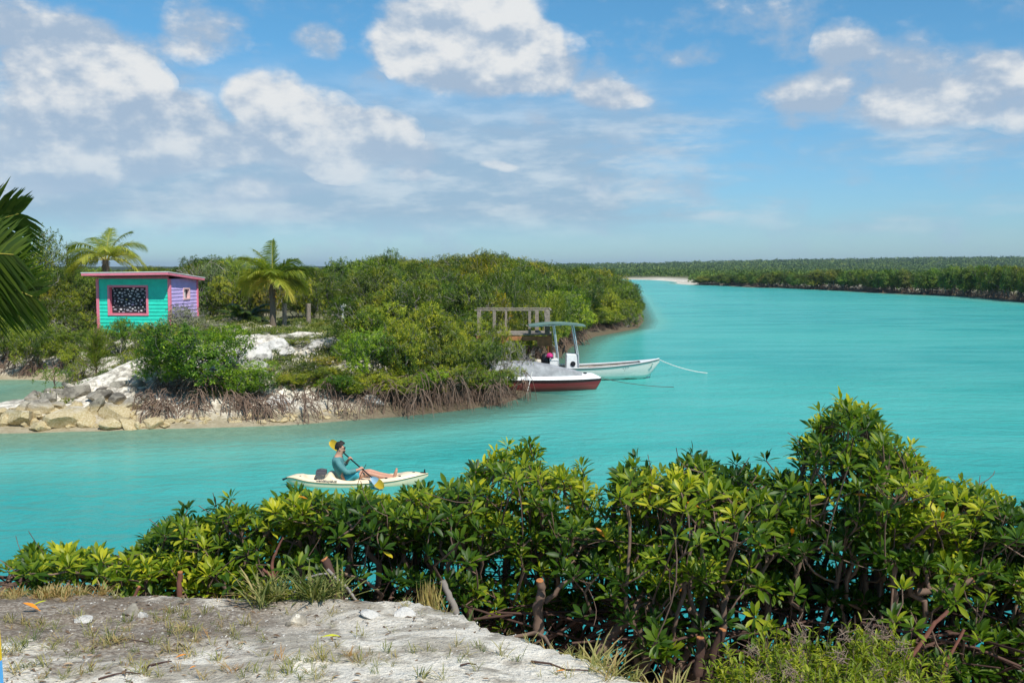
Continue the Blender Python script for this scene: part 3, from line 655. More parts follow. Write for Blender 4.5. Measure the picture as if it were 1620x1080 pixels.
win = frame(fF, wx0 + .02, wx1 - .02, wz0 + .02, wz1 - .02, .12, .30, PINK, hut, 'display_window')
b = MB(); b.add([(wx0, .22, wz0), (wx1, .22, wz0), (wx1, .22, wz1), (wx0, .22, wz1)], [(0, 1, 2, 3)]); b.build('dark_backboard', DARKW, win)
rg = np.random.RandomState(8); ST = [principled('sticker_white', (.72, .74, .74), .5), principled('sticker_grey', (.33, .36, .40), .5), principled('sticker_yellow', (.55, .55, .15), .5), principled('sticker_lilac', (.48, .40, .55), .5)]
b = MB(); spots = []
for i in range(900):
    x, z = rg.uniform(wx0 + .1, wx1 - .1), rg.uniform(wz0 + .08, wz1 - .08)
    if any((x - a) ** 2 + ((z - c) * 1.15) ** 2 < .155 ** 2 for a, c in spots): continue
    spots.append((x, z)); w, h = rg.uniform(.03, .10), rg.uniform(.025, .062); kk = rg.choice([4, 12, 12, 6]); off = math.pi / 4 if kk == 4 else 0
    f = 1.35 if kk == 4 else 1
    pts = [(x + w * f * math.cos(t * 2 * math.pi / kk + off), .205 - rg.rand() * .002, z + h * f * math.sin(t * 2 * math.pi / kk + off)) for t in range(kk)]
    yy = .20 - .01 * rg.rand(); b.add([(p_[0], yy, p_[2]) for p_ in pts], [list(range(kk))], mi=int(rg.choice([0, 0, 0, 1, 1, 1, 2, 3], p=[.12, .12, .10, .22, .17, .15, .03, .09])))
tag(b.build('stickers', ST, win), kind='stuff')
sfr = frame(sF, sx0 + .02, sx1 - .02, sz0 + .02, sz1 - .02, .09, .12, principled('pale_pink_paint', (.85, .55, .55), .5), hut, 'side_window')
b = MB(); b.add([(HW - .10, sx0, sz0), (HW - .10, sx1, sz0), (HW - .10, sx1, sz1), (HW - .10, sx0, sz1)], [(0, 1, 2, 3)]); b.build('pane', GLASS, sfr)
b = MB(); b.box((HW - .05, (sx0 + sx1) / 2 - .08, (sz0 + sz1) / 2), (.05, .09, sz1 - sz0 - .05)); b.build('mullion', WHITE, sfr)
for (x, y) in ((.3, .4), (HW - .3, .4), (.3, HD - .4), (HW - .3, HD - .4)):
    b = MB(); b.box((x, y, -.55), (.22, .22, 1.08)); b.build('pier', WOODG, hut)

# weathered posts
def post(px, y0, y1, Y, w, label, name='wooden_post', mat=None, cat='post', grp=None):
    a = atY(px, y1, Y); t = atY(px, y0, Y); zb = H(a[0], Y) - .2; b = MB(); h = t[2] - zb
    b.tube([(0, 0, 0), (.01, 0, h * .5), (.02, .01, h)], [w, w * .97, w * .92], k=8)
    o = b.build(name, mat or WOODG, None, loc=(a[0], Y, zb)); tag(o, label, cat, grp); return o
post(450, 480, 508, 55, .13, 'grey weathered wooden post just right of the palm trunk'); post(488, 480, 500, 56, .13, 'grey weathered wooden post farther from the palm, beside yellow feathery shrub')
post(543, 486, 520, 50, .10, 'whitewashed pole rising beside the big green bush', 'white_pole', WHITE)
o = MB(); o.lathe([(0, -.12), (.13, -.09), (.16, 0), (.12, .1), (0, .13)], 12); a = atY(543, 484, 50); q = o.build('white_float', WHITE, None, True, loc=a); tag(q, 'white round float perched on top of the white pole', 'float')

# dock
DY = 51.5; dk = empty('wooden_dock', (0, DY, 0), 'weathered wooden dock platform with plain rails behind the bushes', 'dock')
dz = 2.2; X0, X1 = atY(752, 500, DY)[0], atY(873, 500, DY)[0]
b = MB()
for i in range(16): b.box((0.5 * (X0 + X1), 0.02 + i * .165, dz), (X1 - X0, .15, .07), a=i / 16)
b.build('deck', WOODG, dk)
for (px0, px1) in ((778, 801), (850, 873)):
    b = MB(); a = atY(px0, 500, DY)[0]; c = atY(px1, 500, DY)[0]; b.box(((a + c) / 2, -.09, dz - .36), (c - a, .05, .50)); b.build('fascia_board', WOODO, dk)
b = MB(); b.box(((X0 + X1) / 2, -.05, dz - .20), (X1 - X0 - .1, .04, .22)); b.build('front_beam', WOODO, dk)
for px, yy, w in ((757, .05, .14), (782, .05, .16), (838, .05, .14), (850, .9, .2), (866, .05, .26), (757, 2.5, .12), (800, 2.5, .12), (866, 2.5, .16)):
    b = MB(); x = atY(px, 500, DY)[0]; b.box((x, yy, dz + .035 + .6), (w, w * .6, 1.2)); b.build('rail_post', WOODG, dk)
b = MB(); b.box(((X0 + X1) / 2 - .1, .05, dz + 1.26), (X1 - X0 - .1, .12, .06)); b.build('top_rail', WOODG, dk)
b = MB(); b.box(((X0 + X1) / 2, 2.5, dz + 1.26), (X1 - X0, .12, .06)); b.build('top_rail', WOODG, dk)
b = MB(); b.box((X1 - .05, 1.3, dz + 1.26), (.10, 2.3, .05)); b.build('top_rail', WOODG, dk)
for x in (X0 + .2, (X0 + X1) / 2, X1 - .06):
    for yy in (.08, 2.4):
        b = MB(); b.tube([(x, yy, -1.6), (x, yy, dz - .04)], .09, k=8); b.build('pile', WOODO if x > X1 - .2 else WOODG, dk)

# hull maker: stations of (x, half beam, sheer z, chine half beam, chine z, keel z)
def hull_pts(st, inset=0.0, lift=0.0):
    G_ = []
    for (x, hb, zs, cb, zc, zk) in st:
        hb_, cb_ = max(hb - inset, .004), max(cb - inset, .003)
        half = [(hb_, zs), ((hb_ * .6 + cb_ * .4) * 1.01, zs * .6 + zc * .4), (cb_, zc), (cb_ * .55, zc * .35 + zk * .65), (0, zk)]
        row = [(x, -w, z + (lift if i > 1 else 0)) for i, (w, z) in enumerate(half)] + [(x, w, z + (lift if i > 1 else 0)) for i, (w, z) in list(enumerate(half))[-2::-1]]
        G_.append(row)
    return np.array(G_)
def resta(st, n):
    a = np.array(st, float); t = np.linspace(0, 1, n) ; xi = np.linspace(0, len(a) - 1, n)
    def cr(c):
        i = np.clip(np.floor(xi).astype(int), 0, len(a) - 2); f = xi - i; p0 = a[np.maximum(i - 1, 0), c]; p1 = a[i, c]; p2 = a[i + 1, c]; p3 = a[np.minimum(i + 2, len(a) - 1), c]
        return .5 * (2 * p1 + (p2 - p0) * f + (2 * p0 - 5 * p1 + 4 * p2 - p3) * f ** 2 + (3 * p1 - p0 - 3 * p2 + p3) * f ** 3)
    return np.stack([cr(c) for c in range(a.shape[1])], 1)
def hullmat(name, top, low, dirt, zl, amp):
    m = bpy.data.materials.new(name); m.use_nodes = True; T = NT(m.node_tree); p = m.node_tree.nodes['Principled BSDF']
    tc_ = T.n('ShaderNodeTexCoord').outputs['Object']; s3 = T.n('ShaderNodeSeparateXYZ'); T.l(tc_, s3.inputs[0])
    n_ = T.noise(tc_, .9, 5, .6); n2_ = T.noise(T.v('MULTIPLY', tc_, (1, 1, 4)), 6, 5, .6)
    z = T.m('ADD', s3.outputs[2], T.m('MULTIPLY', T.m('SUBTRACT', n_, .5), amp))
    c = T.mix(T.rng(z, zl - .02, zl + .02), low, top); c = T.mix(T.m('MULTIPLY', T.rng(n2_, .5, .75), .35), c, dirt)
    c = T.mix(T.rng(T.m('ADD', z, T.m('MULTIPLY', n2_, .12)), .02, .13, 1, 0), c, dirt); T.l(c, p.inputs['Base Color']); p.inputs['Roughness'].default_value = .4
    return m
def capstrip(st, w, zt, sides=(-1, 1)):
    b = MB()
    for s_ in sides:
        rows = []
        for (x, hb, zs, *_r) in st:
            o_, i_ = hb + .025, max(hb - w, 0.0); rows.append([(x, s_ * o_, zs - .035), (x, s_ * o_, zs + zt), (x, s_ * i_, zs + zt), (x, s_ * i_, zs - .035)])
        b.grid(rows, wrap=True, caps=True)
    return b
# white skiff
e = atY(1043, 568, 50.8); wb = empty('white_skiff', (e[0] - 6.95, 50.45, 0), 'long white open skiff with pale green hull and shade canopy, moored farther out', 'boat', rz=R(2.5))
st = resta([(0, 1.0, .66, .9, .05, -.25), (1.4, 1.06, .64, .95, .05, -.25), (2.8, 1.1, .64, .98, .06, -.25), (4.2, 1.04, .70, .88, .10, -.22), (5.4, .78, .80, .60, .18, -.15), (6.3, .42, .90, .26, .34, .05), (6.95, .02, 1.0, .012, .9, .82)], 34)
b = MB(); b.grid(hull_pts(st)); h_ = b.build('hull', hullmat('mint_hull', (.68, .66, .60), (.84, .78, .70), (.42, .36, .24), .30, .35), wb, True); 
b = MB(); b.poly([tuple(q) for q in hull_pts(st)[0]]); b.build('transom', WHITE, wb)
b = MB(); Hp = hull_pts(st[:-3], .10, .18); b.grid(Hp[:, ::-1]); b.build('liner', principled('boat_liner', (.40, .36, .30), .7, nscale=3, namp=.4), wb, True)
b = capstrip(st, .16, .02); b.build('gunwale', WHITE, wb)
b = MB(); b.grid([[(x, -hb - .03, zs - .05), (x, -hb - .045, zs - .02), (x, -hb - .03, zs + .005)] for (x, hb, zs, *_r) in st]); b.grid([[(x, hb + .03, zs - .05), (x, hb + .045, zs - .02), (x, hb + .03, zs + .005)] for (x, hb, zs, *_r) in st]); b.build('rub_rail', principled('grey_rubber', (.12, .14, .13), .6), wb)
b = MB(); b.grid([[(x, -hb + .05, zs + .012), (x, 0, zs + .04), (x, hb - .05, zs + .012)] for (x, hb, zs, *_r) in st[-9:]]); b.build('foredeck', WHITE, wb)
for x in (3.6, 4.9):
    hb = np.interp(x, st[:, 0], st[:, 1]); b = MB(); b.box((x, 0, .50), (.32, 2 * hb - .2, .05)); b.build('bench', principled('brown_bench', (.30, .20, .15), .7), wb)
cx_ = atY(905, 560, 50.4)[0] - wb.location.x
b = MB(); b.box((cx_, 0, .72), (.66, .80, 1.15), taper=.92); con = bevel(b.build('console', WHITE, wb), .04)
b = MB(); b.tube([(cx_ + .02, -.395, .80), (cx_ + .02, -.425, .80)], .13, k=16); b.build('round_hatch', BLACK, con)
b = MB(); b.grid([[(cx_ + .20, y, 1.28), (cx_ + .14, y * .97, 1.75), (cx_ - .02, y * .85, 2.10)] for y in np.linspace(-.40, .40, 7)]); b.build('windscreen', principled('cloudy_acrylic', (.42, .42, .43), .5), con)
b = MB(); an = np.linspace(0, 2 * math.pi, 17); b.tube([(cx_ - .42 + .06 * math.sin(t), .21 * math.cos(t), 1.48 + .21 * math.sin(t)) for t in an], .022, k=5); b.tube([(cx_ - .3, 0, 1.36), (cx_ - .42, 0, 1.48)], .02, k=5); b.build('steering_wheel', BLACK, con)
b = MB(); b.box((cx_ - .95, 0, .72), (.42, .85, .5)); b.box((cx_ - .95, 0, 1.0), (.46, .9, .1)); bevel(b.build('helm_seat', WHITE, wb), .02)
b = MB(); b.box((cx_ - .92, 0, 1.12), (.10, .8, .40)); b.build('seat_back', principled('pale_vinyl', (.62, .60, .56), .6), wb)
cvx0, cvx1 = atY(836, 515, 50)[0] - wb.location.x, atY(925, 515, 50)[0] - wb.location.x
for (xb, xt) in ((cx_ - .70, cx_ - .95), (cx_ + .32, cx_ + .02)):
    for s_ in (-1, 1):
        b = MB(); b.tube([(xb, s_ * .42, .30), (xb - .03, s_ * .42, 1.2), (xt, s_ * .50, 2.78)], .032, k=7); b.build('canopy_leg', METAL, wb)
b = MB()
for s_ in (-1, 1): b.tube([(cvx0 + .05, s_ * .62, 2.70), (cx_ - .4, s_ * .62, 2.80), (cvx1 - .05, s_ * .62, 2.72)], .03, k=6)
for x in (cx_ - .95, cx_ + .02): b.tube([(x, -.8, 2.76), (x, .8, 2.76)], .03, k=6)
b.build('canopy_frame', METAL, wb)
b = MB(); nx = 13
rows = [[(x, y, 2.74 + .13 * (1 - ((x - (cvx0 + cvx1) / 2) / ((cvx1 - cvx0) / 2)) ** 2) + .04 * (1 - (y / .85) ** 2)) for y in np.linspace(-.85, .85, 7)] for x in np.linspace(cvx0, cvx1, nx)]
low = [[(x, y, z - .05) for (x, y, z) in r_] for r_ in rows]; b.grid(rows); b.grid([r_[::-1] for r_ in low]); b.grid([[r_[0], l_[0]] for r_, l_ in zip(rows, low)]); b.grid([[r_[-1], l_[-1]] for r_, l_ in zip(rows, low)]); b.grid([[rows[0][j], low[0][j]] for j in range(7)]); b.grid([[rows[-1][j], low[-1][j]] for j in range(7)])
b.build('canopy', principled('sage_canvas', (.13, .21, .175), .8, nscale=3, namp=.25), wb, True)
b = MB(); b.box((.10, 0, .80), (.30, .42, .75), taper=.8); b.box((-.02, 0, .25), (.18, .2, 1.0)); bevel(b.build('outboard_motor', BLACK, wb), .05)
wbx, wby = wb.location.x, wb.location.y
b = MB(); b.lathe([(0, 0), (.20, .02), (.24, .25), (.18, .55), (0, .62)], 12, sx=1, sy=.8); q = b.build('black_bag', BLACK, None, True, loc=(wbx + cx_ - 1.35, wby - .15, .72)); tag(q, 'black bag standing behind the helm seat of the white skiff', 'bag')
b = MB(); b.lathe([(0, .0), (.14, .02), (.17, .10), (.11, .22), (0, .26)], 12, sx=1.1, sy=.9); q = b.build('pink_bag', principled('magenta_cloth', (.62, .03, .20), .7, nscale=8, namp=.4), None, True, loc=(wbx + cx_ - 1.15, wby - .45, 1.12)); tag(q, 'bright pink cloth bundle on the seat of the white skiff', 'bundle')
b = MB(); b.lathe([(0, 0), (.15, 0), (.17, .35), (.15, .42), (0, .44)], 10); q = b.build('jerrycan', principled('pale_plastic', (.60, .52, .42), .5), None, True, loc=(wbx + cx_ - 1.75, wby - .55, .62)); tag(q, 'pale plastic can near the stern of the white skiff', 'can')
def rope(p, q, sag, r_, label, name='mooring_rope', mat=None, n=14):
    p = np.array(p); q = np.array(q); t = np.linspace(0, 1, n)[:, None]; L_ = p + (q - p) * t; L_[:, 2] -= sag * 4 * t[:, 0] * (1 - t[:, 0]); b = MB(); b.tube(L_, r_, k=5)
    o = b.build(name, mat or ROPE); tag(o, label, 'rope'); return o
cu = bpy.data.curves.new('l', 'FONT'); cu.body = 'L E P'; cu.size = .16; cu.extrude = .001; l1 = bpy.data.objects.new('l', cu); COL.objects.link(l1); bpy.context.view_layer.update()
me_ = bpy.data.meshes.new_from_object(l1.evaluated_get(bpy.context.evaluated_depsgraph_get())); me_.materials.clear(); me_.materials.append(principled('faded_grey', (.25, .27, .27), .6)); bpy.data.objects.remove(l1)
l2 = bpy.data.objects.new('registration_letters', me_); COL.objects.link(l2); l2.parent = wb; l2.location = (4.95, -.885, .60); l2.rotation_euler = (R(82), 0, R(13))
rope(atY(1041, 568, 50.8), atZ(1119, 590, .0), .12, .022, 'pale mooring rope running from the bow of the white skiff into the water')
rope(atY(1032, 574, 50.2), atZ(1028, 597, -.02), .0, .02, 'short rope hanging straight down from the white skiff bow')
rope(atY(1034, 574, 50.2), atZ(1020, 592, .02), -.05, .018, 'slack rope loop hanging slantwise below the bow of the white skiff')
# red boat
e = atY(951, 600, 46.0); rb = empty('red_boat', (e[0] - 5.9, 45.95, 0), 'dark red motorboat with white deck and grey cover moored against the mangroves', 'boat', rz=R(1.0))
st = resta([(0, .95, .56, .85, .0, -.2), (1.5, 1.0, .55, .9, .0, -.2), (3.0, .98, .54, .84, .0, -.2), (4.2, .78, .53, .62, .03, -.18), (5.1, .46, .52, .34, .06, -.12), (5.6, .2, .52, .12, .12, -.05), (5.9, .015, .52, .01, .46, .40)], 30)
b = MB(); b.grid(hull_pts(st)); b.build('hull', hullmat('red_hull', (.20, .026, .028), (.25, .045, .04), (.20, .07, .05), .25, .1), rb, True)
b = MB(); b.poly([tuple(q) for q in hull_pts(st)[0]]); b.build('transom', WHITE, rb)
b = MB(); b.grid([[(x, s_ * (hb + o_), zs + z_) for (s_, o_, z_) in ((-1, .02, -.03), (-1, .02, .02), (-1, -.10 * min(1, hb * 3), .13 * min(1, hb * 3 + .2)), (-1, -.38 * min(1, hb * 1.6), .20 * min(1, hb * 3 + .2)))] + [(x, 0, zs + .26 * min(1, hb * 3 + .15))] + [(x, (hb + o_), zs + z_) for (o_, z_) in ((-.38 * min(1, hb * 1.6), .20 * min(1, hb * 3 + .2)), (-.10 * min(1, hb * 3), .13 * min(1, hb * 3 + .2)), (.02, .02), (.02, -.03))] for (x, hb, zs, *_r) in st]); b.build('deck', WHITE, rb, True)
b = MB()
for s_ in (-1, 1): b.tube([(x, s_ * (hb + .03), zs - .02) for (x, hb, zs, *_r) in st], .025, k=5)
b.build('rub_rail', BLACK, rb)
b = MB(); rows = []
for x in np.linspace(.4, 5.0, 16):
    t = (x - .4) / 4.6; hgt = .16 + .52 * (1 - max(0, (t - .45) / .55) ** 1.25); hb = np.interp(x, st[:, 0], st[:, 1]) - .16; hb = max(hb * (1 - .25 * max(0, t - .6)), .05); z0 = .66
    rows.append([(x, -hb, z0), (x, -hb * .93, z0 + hgt * .45), (x, -hb * .75, z0 + hgt * .86), (x, -hb * .35, z0 + hgt * .98), (x, 0, z0 + hgt), (x, hb * .35, z0 + hgt * .98), (x, hb * .75, z0 + hgt * .86), (x, hb * .93, z0 + hgt * .45), (x, hb, z0)])
rows = [[(c[0], c[1] + .012 * math.sin(c[0] * 9 + c[2] * 6), c[2] + .012 * math.sin(c[0] * 7 + c[1] * 9)) for c in r_] for r_ in rows]
b.grid(rows, caps=True); b.build('grey_cover', principled('grey_tarp', (.33, .335, .34), .75, nscale=3, namp=.3, bump=.5, bscale=6), rb, True)
b = MB(); b.tube([(5.15, -.05, .74), (5.15, -.05, .80)], .085, k=12); b.build('deck_cleat', BLACK, rb)
rope(atY(948, 597, 46), atZ(1066, 612, .02), .10, .014, 'thin dark rope running from the red boat bow out over the water', mat=principled('dark_rope', (.10, .10, .08), .8))
rope(atY(842, 588, 44.8), atY(833, 625, 44.4), .0, .016, 'pale frayed rope hanging down beside the stern of the red boat')

# kayak
KX, KY = atY(566, 760, 25.6)[0], 25.6
ky = empty('kayak', (KX, KY, -.045), 'cream sit-on-top kayak drifting on turquoise water with a paddler aboard', 'kayak', rz=R(4))
st = resta([(-1.83, .012, .27, .01, .24, .20), (-1.62, .15, .27, .11, .08, .0), (-1.2, .31, .205, .26, -.02, -.08), (-.5, .41, .165, .36, -.04, -.10), (.2, .42, .16, .37, -.04, -.10), (.9, .35, .195, .29, -.03, -.09), (1.45, .19, .27, .14, .05, -.03), (1.83, .012, .32, .01, .27, .24)], 40)
b = MB(); b.grid(hull_pts(st)); b.build('hull', CREAM, ky, True)
def deckz(x, v):
    hb = np.interp(x, st[:, 0], st[:, 1]); cam_ = .10 * min(1, hb * 4) * (1 - abs(v) ** 4.5)
    seat = math.exp(-((x + .30) / .24) ** 4) * (1 - sstep(np.array((abs(v) - .62) / .2))) * .17
    leg = (math.exp(-((x - .55) / .50) ** 6)) * (1 - sstep(np.array((abs(v) - .55) / .2))) * .10
    tank = math.exp(-((x + 1.08) / .26) ** 6) * (1 - sstep(np.array((abs(v) - .6) / .2))) * .12
    hump = .13 * math.exp(-((x + .68) / .13) ** 2) * (1 - .3 * v * v) + .05 * math.exp(-((x + .50) / .16) ** 2) * sstep(np.array((abs(v) - .5) / .3))
    return cam_ - seat - leg - tank + hump * (1 - abs(v) ** 8)
rows = []
for x in np.linspace(-1.82, 1.82, 90):
    hb = np.interp(x, st[:, 0], st[:, 1]); zs = np.interp(x, st[:, 0], st[:, 2]); rows.append([(x, v * hb, zs + float(deckz(x, v)) * min(1, hb * 6)) for v in np.linspace(-1, 1, 23)])
b = MB(); b.grid(rows); b.build('deck', CREAM, ky, True)
b = MB()
for s_ in (-1, 1): b.tube([(x, s_ * (hb + .004), zs - .012) for (x, hb, zs, *_r) in st], .010, k=5)
b.build('seam', principled('seam_brown', (.22, .19, .10), .6), ky)
for (x, y) in ((-1.45, -.12), (-1.05, -.26), (1.1, -.2), (1.45, 0), (-1.45, .12), (.75, -.26)):
    b = MB(); zz = float(np.interp(x, st[:, 0], st[:, 2])) + .06; b.lathe([(.045, 0), (.04, .02), (0, .025)], 10, c=(x, y, zz)); b.build('deck_fitting', BLACK, ky)
b = MB(); b.tube([(1.73, 0, .33), (1.74, 0, .42)], .018, k=6); b.box((1.70, 0, .335), (.14, .05, .02)); b.build('bow_handle', BLACK, ky)
b = MB(); b.tube([(-1.82, 0, .24), (-1.93, -.02, .20)], [.02, .03], k=6); b.build('stern_handle', BLACK, ky)
# lettering on the near side
cu = bpy.data.curves.new('lettering', 'FONT'); cu.body = 'wendskayak.tc'; cu.size = .10; cu.extrude = .0025; cu.offset = .0015; cu.space_character = .95
lt = bpy.data.objects.new('lettering', cu); COL.objects.link(lt); lt.parent = ky; lt.location = (-1.04, -.338, .200); lt.rotation_euler = (R(50), 0, R(-9)); 
me_ = (bpy.context.view_layer.update(), bpy.data.meshes.new_from_object(lt.evaluated_get(bpy.context.evaluated_depsgraph_get())))[1]; me_.materials.clear(); me_.materials.append(principled('letter_grey', (.08, .08, .08), .6)); l2 = bpy.data.objects.new('printed_lettering', me_); COL.objects.link(l2); l2.parent = ky; l2.location = lt.location; l2.rotation_euler = lt.rotation_euler; bpy.data.objects.remove(lt)
b = MB(); b.box((0, 0, .0), (.26, .30, .10)); b.tube([(-.12, -.1, .06), (0, -.1, .09), (.13, -.1, .06)], .016, k=5); b.tube([(-.12, .05, .06), (0, .05, .09), (.13, .05, .06)], .016, k=5)
q = bevel(b.build('dry_bag', principled('dark_bag', (.10, .09, .10), .6), None), .03); q.location = (KX - .93, KY - .065, .33); q.rotation_euler = (0, 0, R(4)); tag(q, 'small dark dry bag strapped behind the kayak seat', 'bag')

# paddler (built in metres, shown at the scene's scale)
PS = 1.28
man = empty('person', (KX, KY, -.045), 'man in teal hooded sweatshirt, turquoise shorts and sunglasses paddling the kayak', 'person', rz=R(4)); man.scale = (PS,) * 3
SKIN = principled('skin', (.56, .29, .19), .55, .35, nscale=14, namp=.1); HOOD = principled('teal_jersey', (.10, .26, .26), .85, nscale=12, namp=.15, bump=1.0, bscale=11); HAIR = principled('dark_hair', (.022, .013, .010), .6, nscale=60, namp=.5, bump=.6, bscale=90); SHORT = principled('turquoise_shorts', (.06, .42, .50), .7, nscale=5, namp=.5)
def skin(name, V_, E_, Rr, mat, parent, root=0, sub=2):
    me = bpy.data.meshes.new(name); me.from_pydata([tuple(v) for v in V_], E_, []); o = bpy.data.objects.new(name, me); COL.objects.link(o); o.parent = parent; me.materials.append(mat)
    sm = o.modifiers.new('skin', 'SKIN'); sm.use_smooth_shade = True
    lay = me.skin_vertices[0] if me.skin_vertices else None
    if lay is None:
        bpy.context.view_layer.objects.active = o; bpy.ops.mesh.customdata_skin_add() if hasattr(bpy.ops.mesh, 'customdata_skin_add') else None; lay = me.skin_vertices[0]
    for i, r_ in enumerate(Rr):
        lay.data[i].radius = (r_, r_) if np.isscalar(r_) else r_; lay.data[i].use_root = (i == root)
    ss = o.modifiers.new('sub', 'SUBSURF'); ss.levels = sub; ss.render_levels = sub
    return o
V_ = [(-.27, 0, .20), (-.33, 0, .34), (-.39, 0, .48), (-.395, 0, .575), (-.375, 0, .655), (-.335, 0, .715), (-.335, 0, .80), (-.34, 0, .865)]
Rr = [(.15, .12), (.14, .10), (.155, .11), (.12, .08), .056, (.070, .082), (.080, .098), (.055, .07)]
E_ = [(0, 1), (1, 2), (2, 3), (3, 4), (4, 5), (5, 6), (6, 7)]
V_ += [(-.262, 0, .735), (-.250, 0, .765)]; Rr += [.030, .012]; E_ += [(5, 8), (8, 9)]        # jaw, nose
def chain(start, pts, rad):
    prev = start
    for q, r_ in zip(pts, rad): V_.append(q); Rr.append(r_); E_.append((prev, len(V_) - 1)); prev = len(V_) - 1
    return prev
HN, HF = np.array([.09, -.13, .385]), np.array([-.16, .12, .545])
hn = chain(3, [(-.40, -.17, .555), (-.31, -.235, .43), (-.19, -.25, .325), (-.06, -.20, .35), (.045, -.145, .372)], [.058, .050, .042, .036, .026])
hf = chain(3, [(-.38, .17, .56), (-.35, .26, .46), (-.28, .30, .38), (-.23, .22, .46), (-.185, .145, .525)], [.058, .048, .042, .034, .026])
for s_ in (-1, 1):
    chain(0, [(-.22, s_ * .09, .18), (.0, s_ * .11, .225), (.225, s_ * .12, .285), (.45, s_ * .11, .215), (.69, s_ * .10, .18), (.725, s_ * .10, .165), (.775, s_ * .10, .27), (.785, s_ * .10, .345)], [.080, .070, .052, .047, .034, .036, .034, .018])
pd = (HN - HF) / np.linalg.norm(HN - HF)
for hand, wr, sgn in ((HN, hn, 1), (HF, hf, -1)):
    V_.append(tuple(hand + np.array([-.005, .0, .012]))); Rr.append((.030, .022)); E_.append((wr, len(V_) - 1)); palm_i = len(V_) - 1
    for f in range(4):
        c = hand + pd * (f - 1.5) * .021; ln = [.9, 1, .95, .8][f]
        pts = [c + np.array([.022, 0, .024]) * ln, c + np.array([.034, 0, .0]) * ln, c + np.array([.016, 0, -.024]) * ln]
        chain(palm_i, [tuple(x) for x in pts], [.0095, .009, .008])
    chain(palm_i, [tuple(hand - pd * .04 + np.array([-.012, 0, -.004])), tuple(hand - pd * .045 + np.array([.006, 0, -.026]))], [.011, .009])
body = skin('body', V_, E_, Rr, SKIN, man)
# hooded sweatshirt
V_ = [(-.275, 0, .16), (-.335, 0, .33), (-.40, 0, .47), (-.405, 0, .575), (-.40, 0, .625)]; Rr = [(.165, .13), (.16, .125), (.178, .135), (.145, .10), (.085, .075)]; E_ = [(0, 1), (1, 2), (2, 3), (3, 4)]
chain(3, [(-.40, -.175, .565), (-.31, -.235, .435), (-.19, -.25, .33), (-.06, -.20, .352), (-.01, -.175, .362)], [.072, .064, .056, .048, .043]); chain(3, [(-.38, .175, .565), (-.35, .26, .46), (-.28, .30, .385), (-.235, .235, .45)], [.070, .062, .054, .046])
chain(3, [(-.475, 0, .56), (-.50, 0, .50)], [(.10, .05), (.06, .03)])
skin('sweatshirt', V_, E_, Rr, HOOD, man)
V_ = [(-.26, 0, .19), (-.24, 0, .2)]; Rr = [(.16, .12), (.15, .11)]; E_ = [(0, 1)]
for s_ in (-1, 1): chain(0, [(-.20, s_ * .095, .19), (-.02, s_ * .115, .245), (.06, s_ * .12, .27)], [.10, .094, .088])
skin('shorts', V_, E_, Rr, SHORT, man)
# hair, beard, ears, sunglasses
rg = np.random.RandomState(4); b = MB(); rows = []
for t in np.linspace(0, 1, 11):
    row = []
    for a in np.linspace(0, 2 * math.pi, 20, endpoint=False):
        front = math.cos(a); thm = 1.95 if front < -.2 else (1.05 if front > .55 else 1.5); th = t * thm
        r1 = .104 + .012 * rg.rand() + (.016 if th < .9 else 0) ; row.append((-.345 + r1 * 1.02 * math.sin(th) * math.cos(a), .088 / .104 * r1 * math.sin(th) * math.sin(a), .805 + .115 * math.cos(th) + .010 * rg.rand() + .018 * max(0, front) * (1 - t)))
    rows.append(row)
b.grid(rows, wrap=True); b.build('hair', HAIR, man, True)
b = MB(); rows = [[(-.30 + .062 * math.cos(a) * (1 - .25 * k_), .068 * math.sin(a) * (1 - .35 * k_), .735 - .045 * k_) for a in np.linspace(-1.5, 1.5, 10)] for k_ in (0, .5, 1)]; b.grid(rows); b.build('beard', principled('beard', (.10, .055, .04), .8), man, True)
for s_ in (-1, 1):
    b = MB(); b.lathe([(0, -.03), (.016, -.02), (.02, .005), (.014, .028), (0, .034)], 8, c=(-.345, s_ * .083, .765), sy=.45); b.build('ear', SKIN, man, True)
b = MB()
for s_ in (-1, 1):
    b.lathe([(0, -.022), (.03, -.016), (.034, 0), (.028, .018), (0, .024)], 10, c=(-.252, s_ * .036, .785), sx=.3); b.tube([(-.255, s_ * .066, .79), (-.345, s_ * .085, .785)], .005, k=4)
b.tube([(-.245, -.02, .79), (-.243, .02, .79)], .005, k=4); b.build('sunglasses', BLACK, man, True)
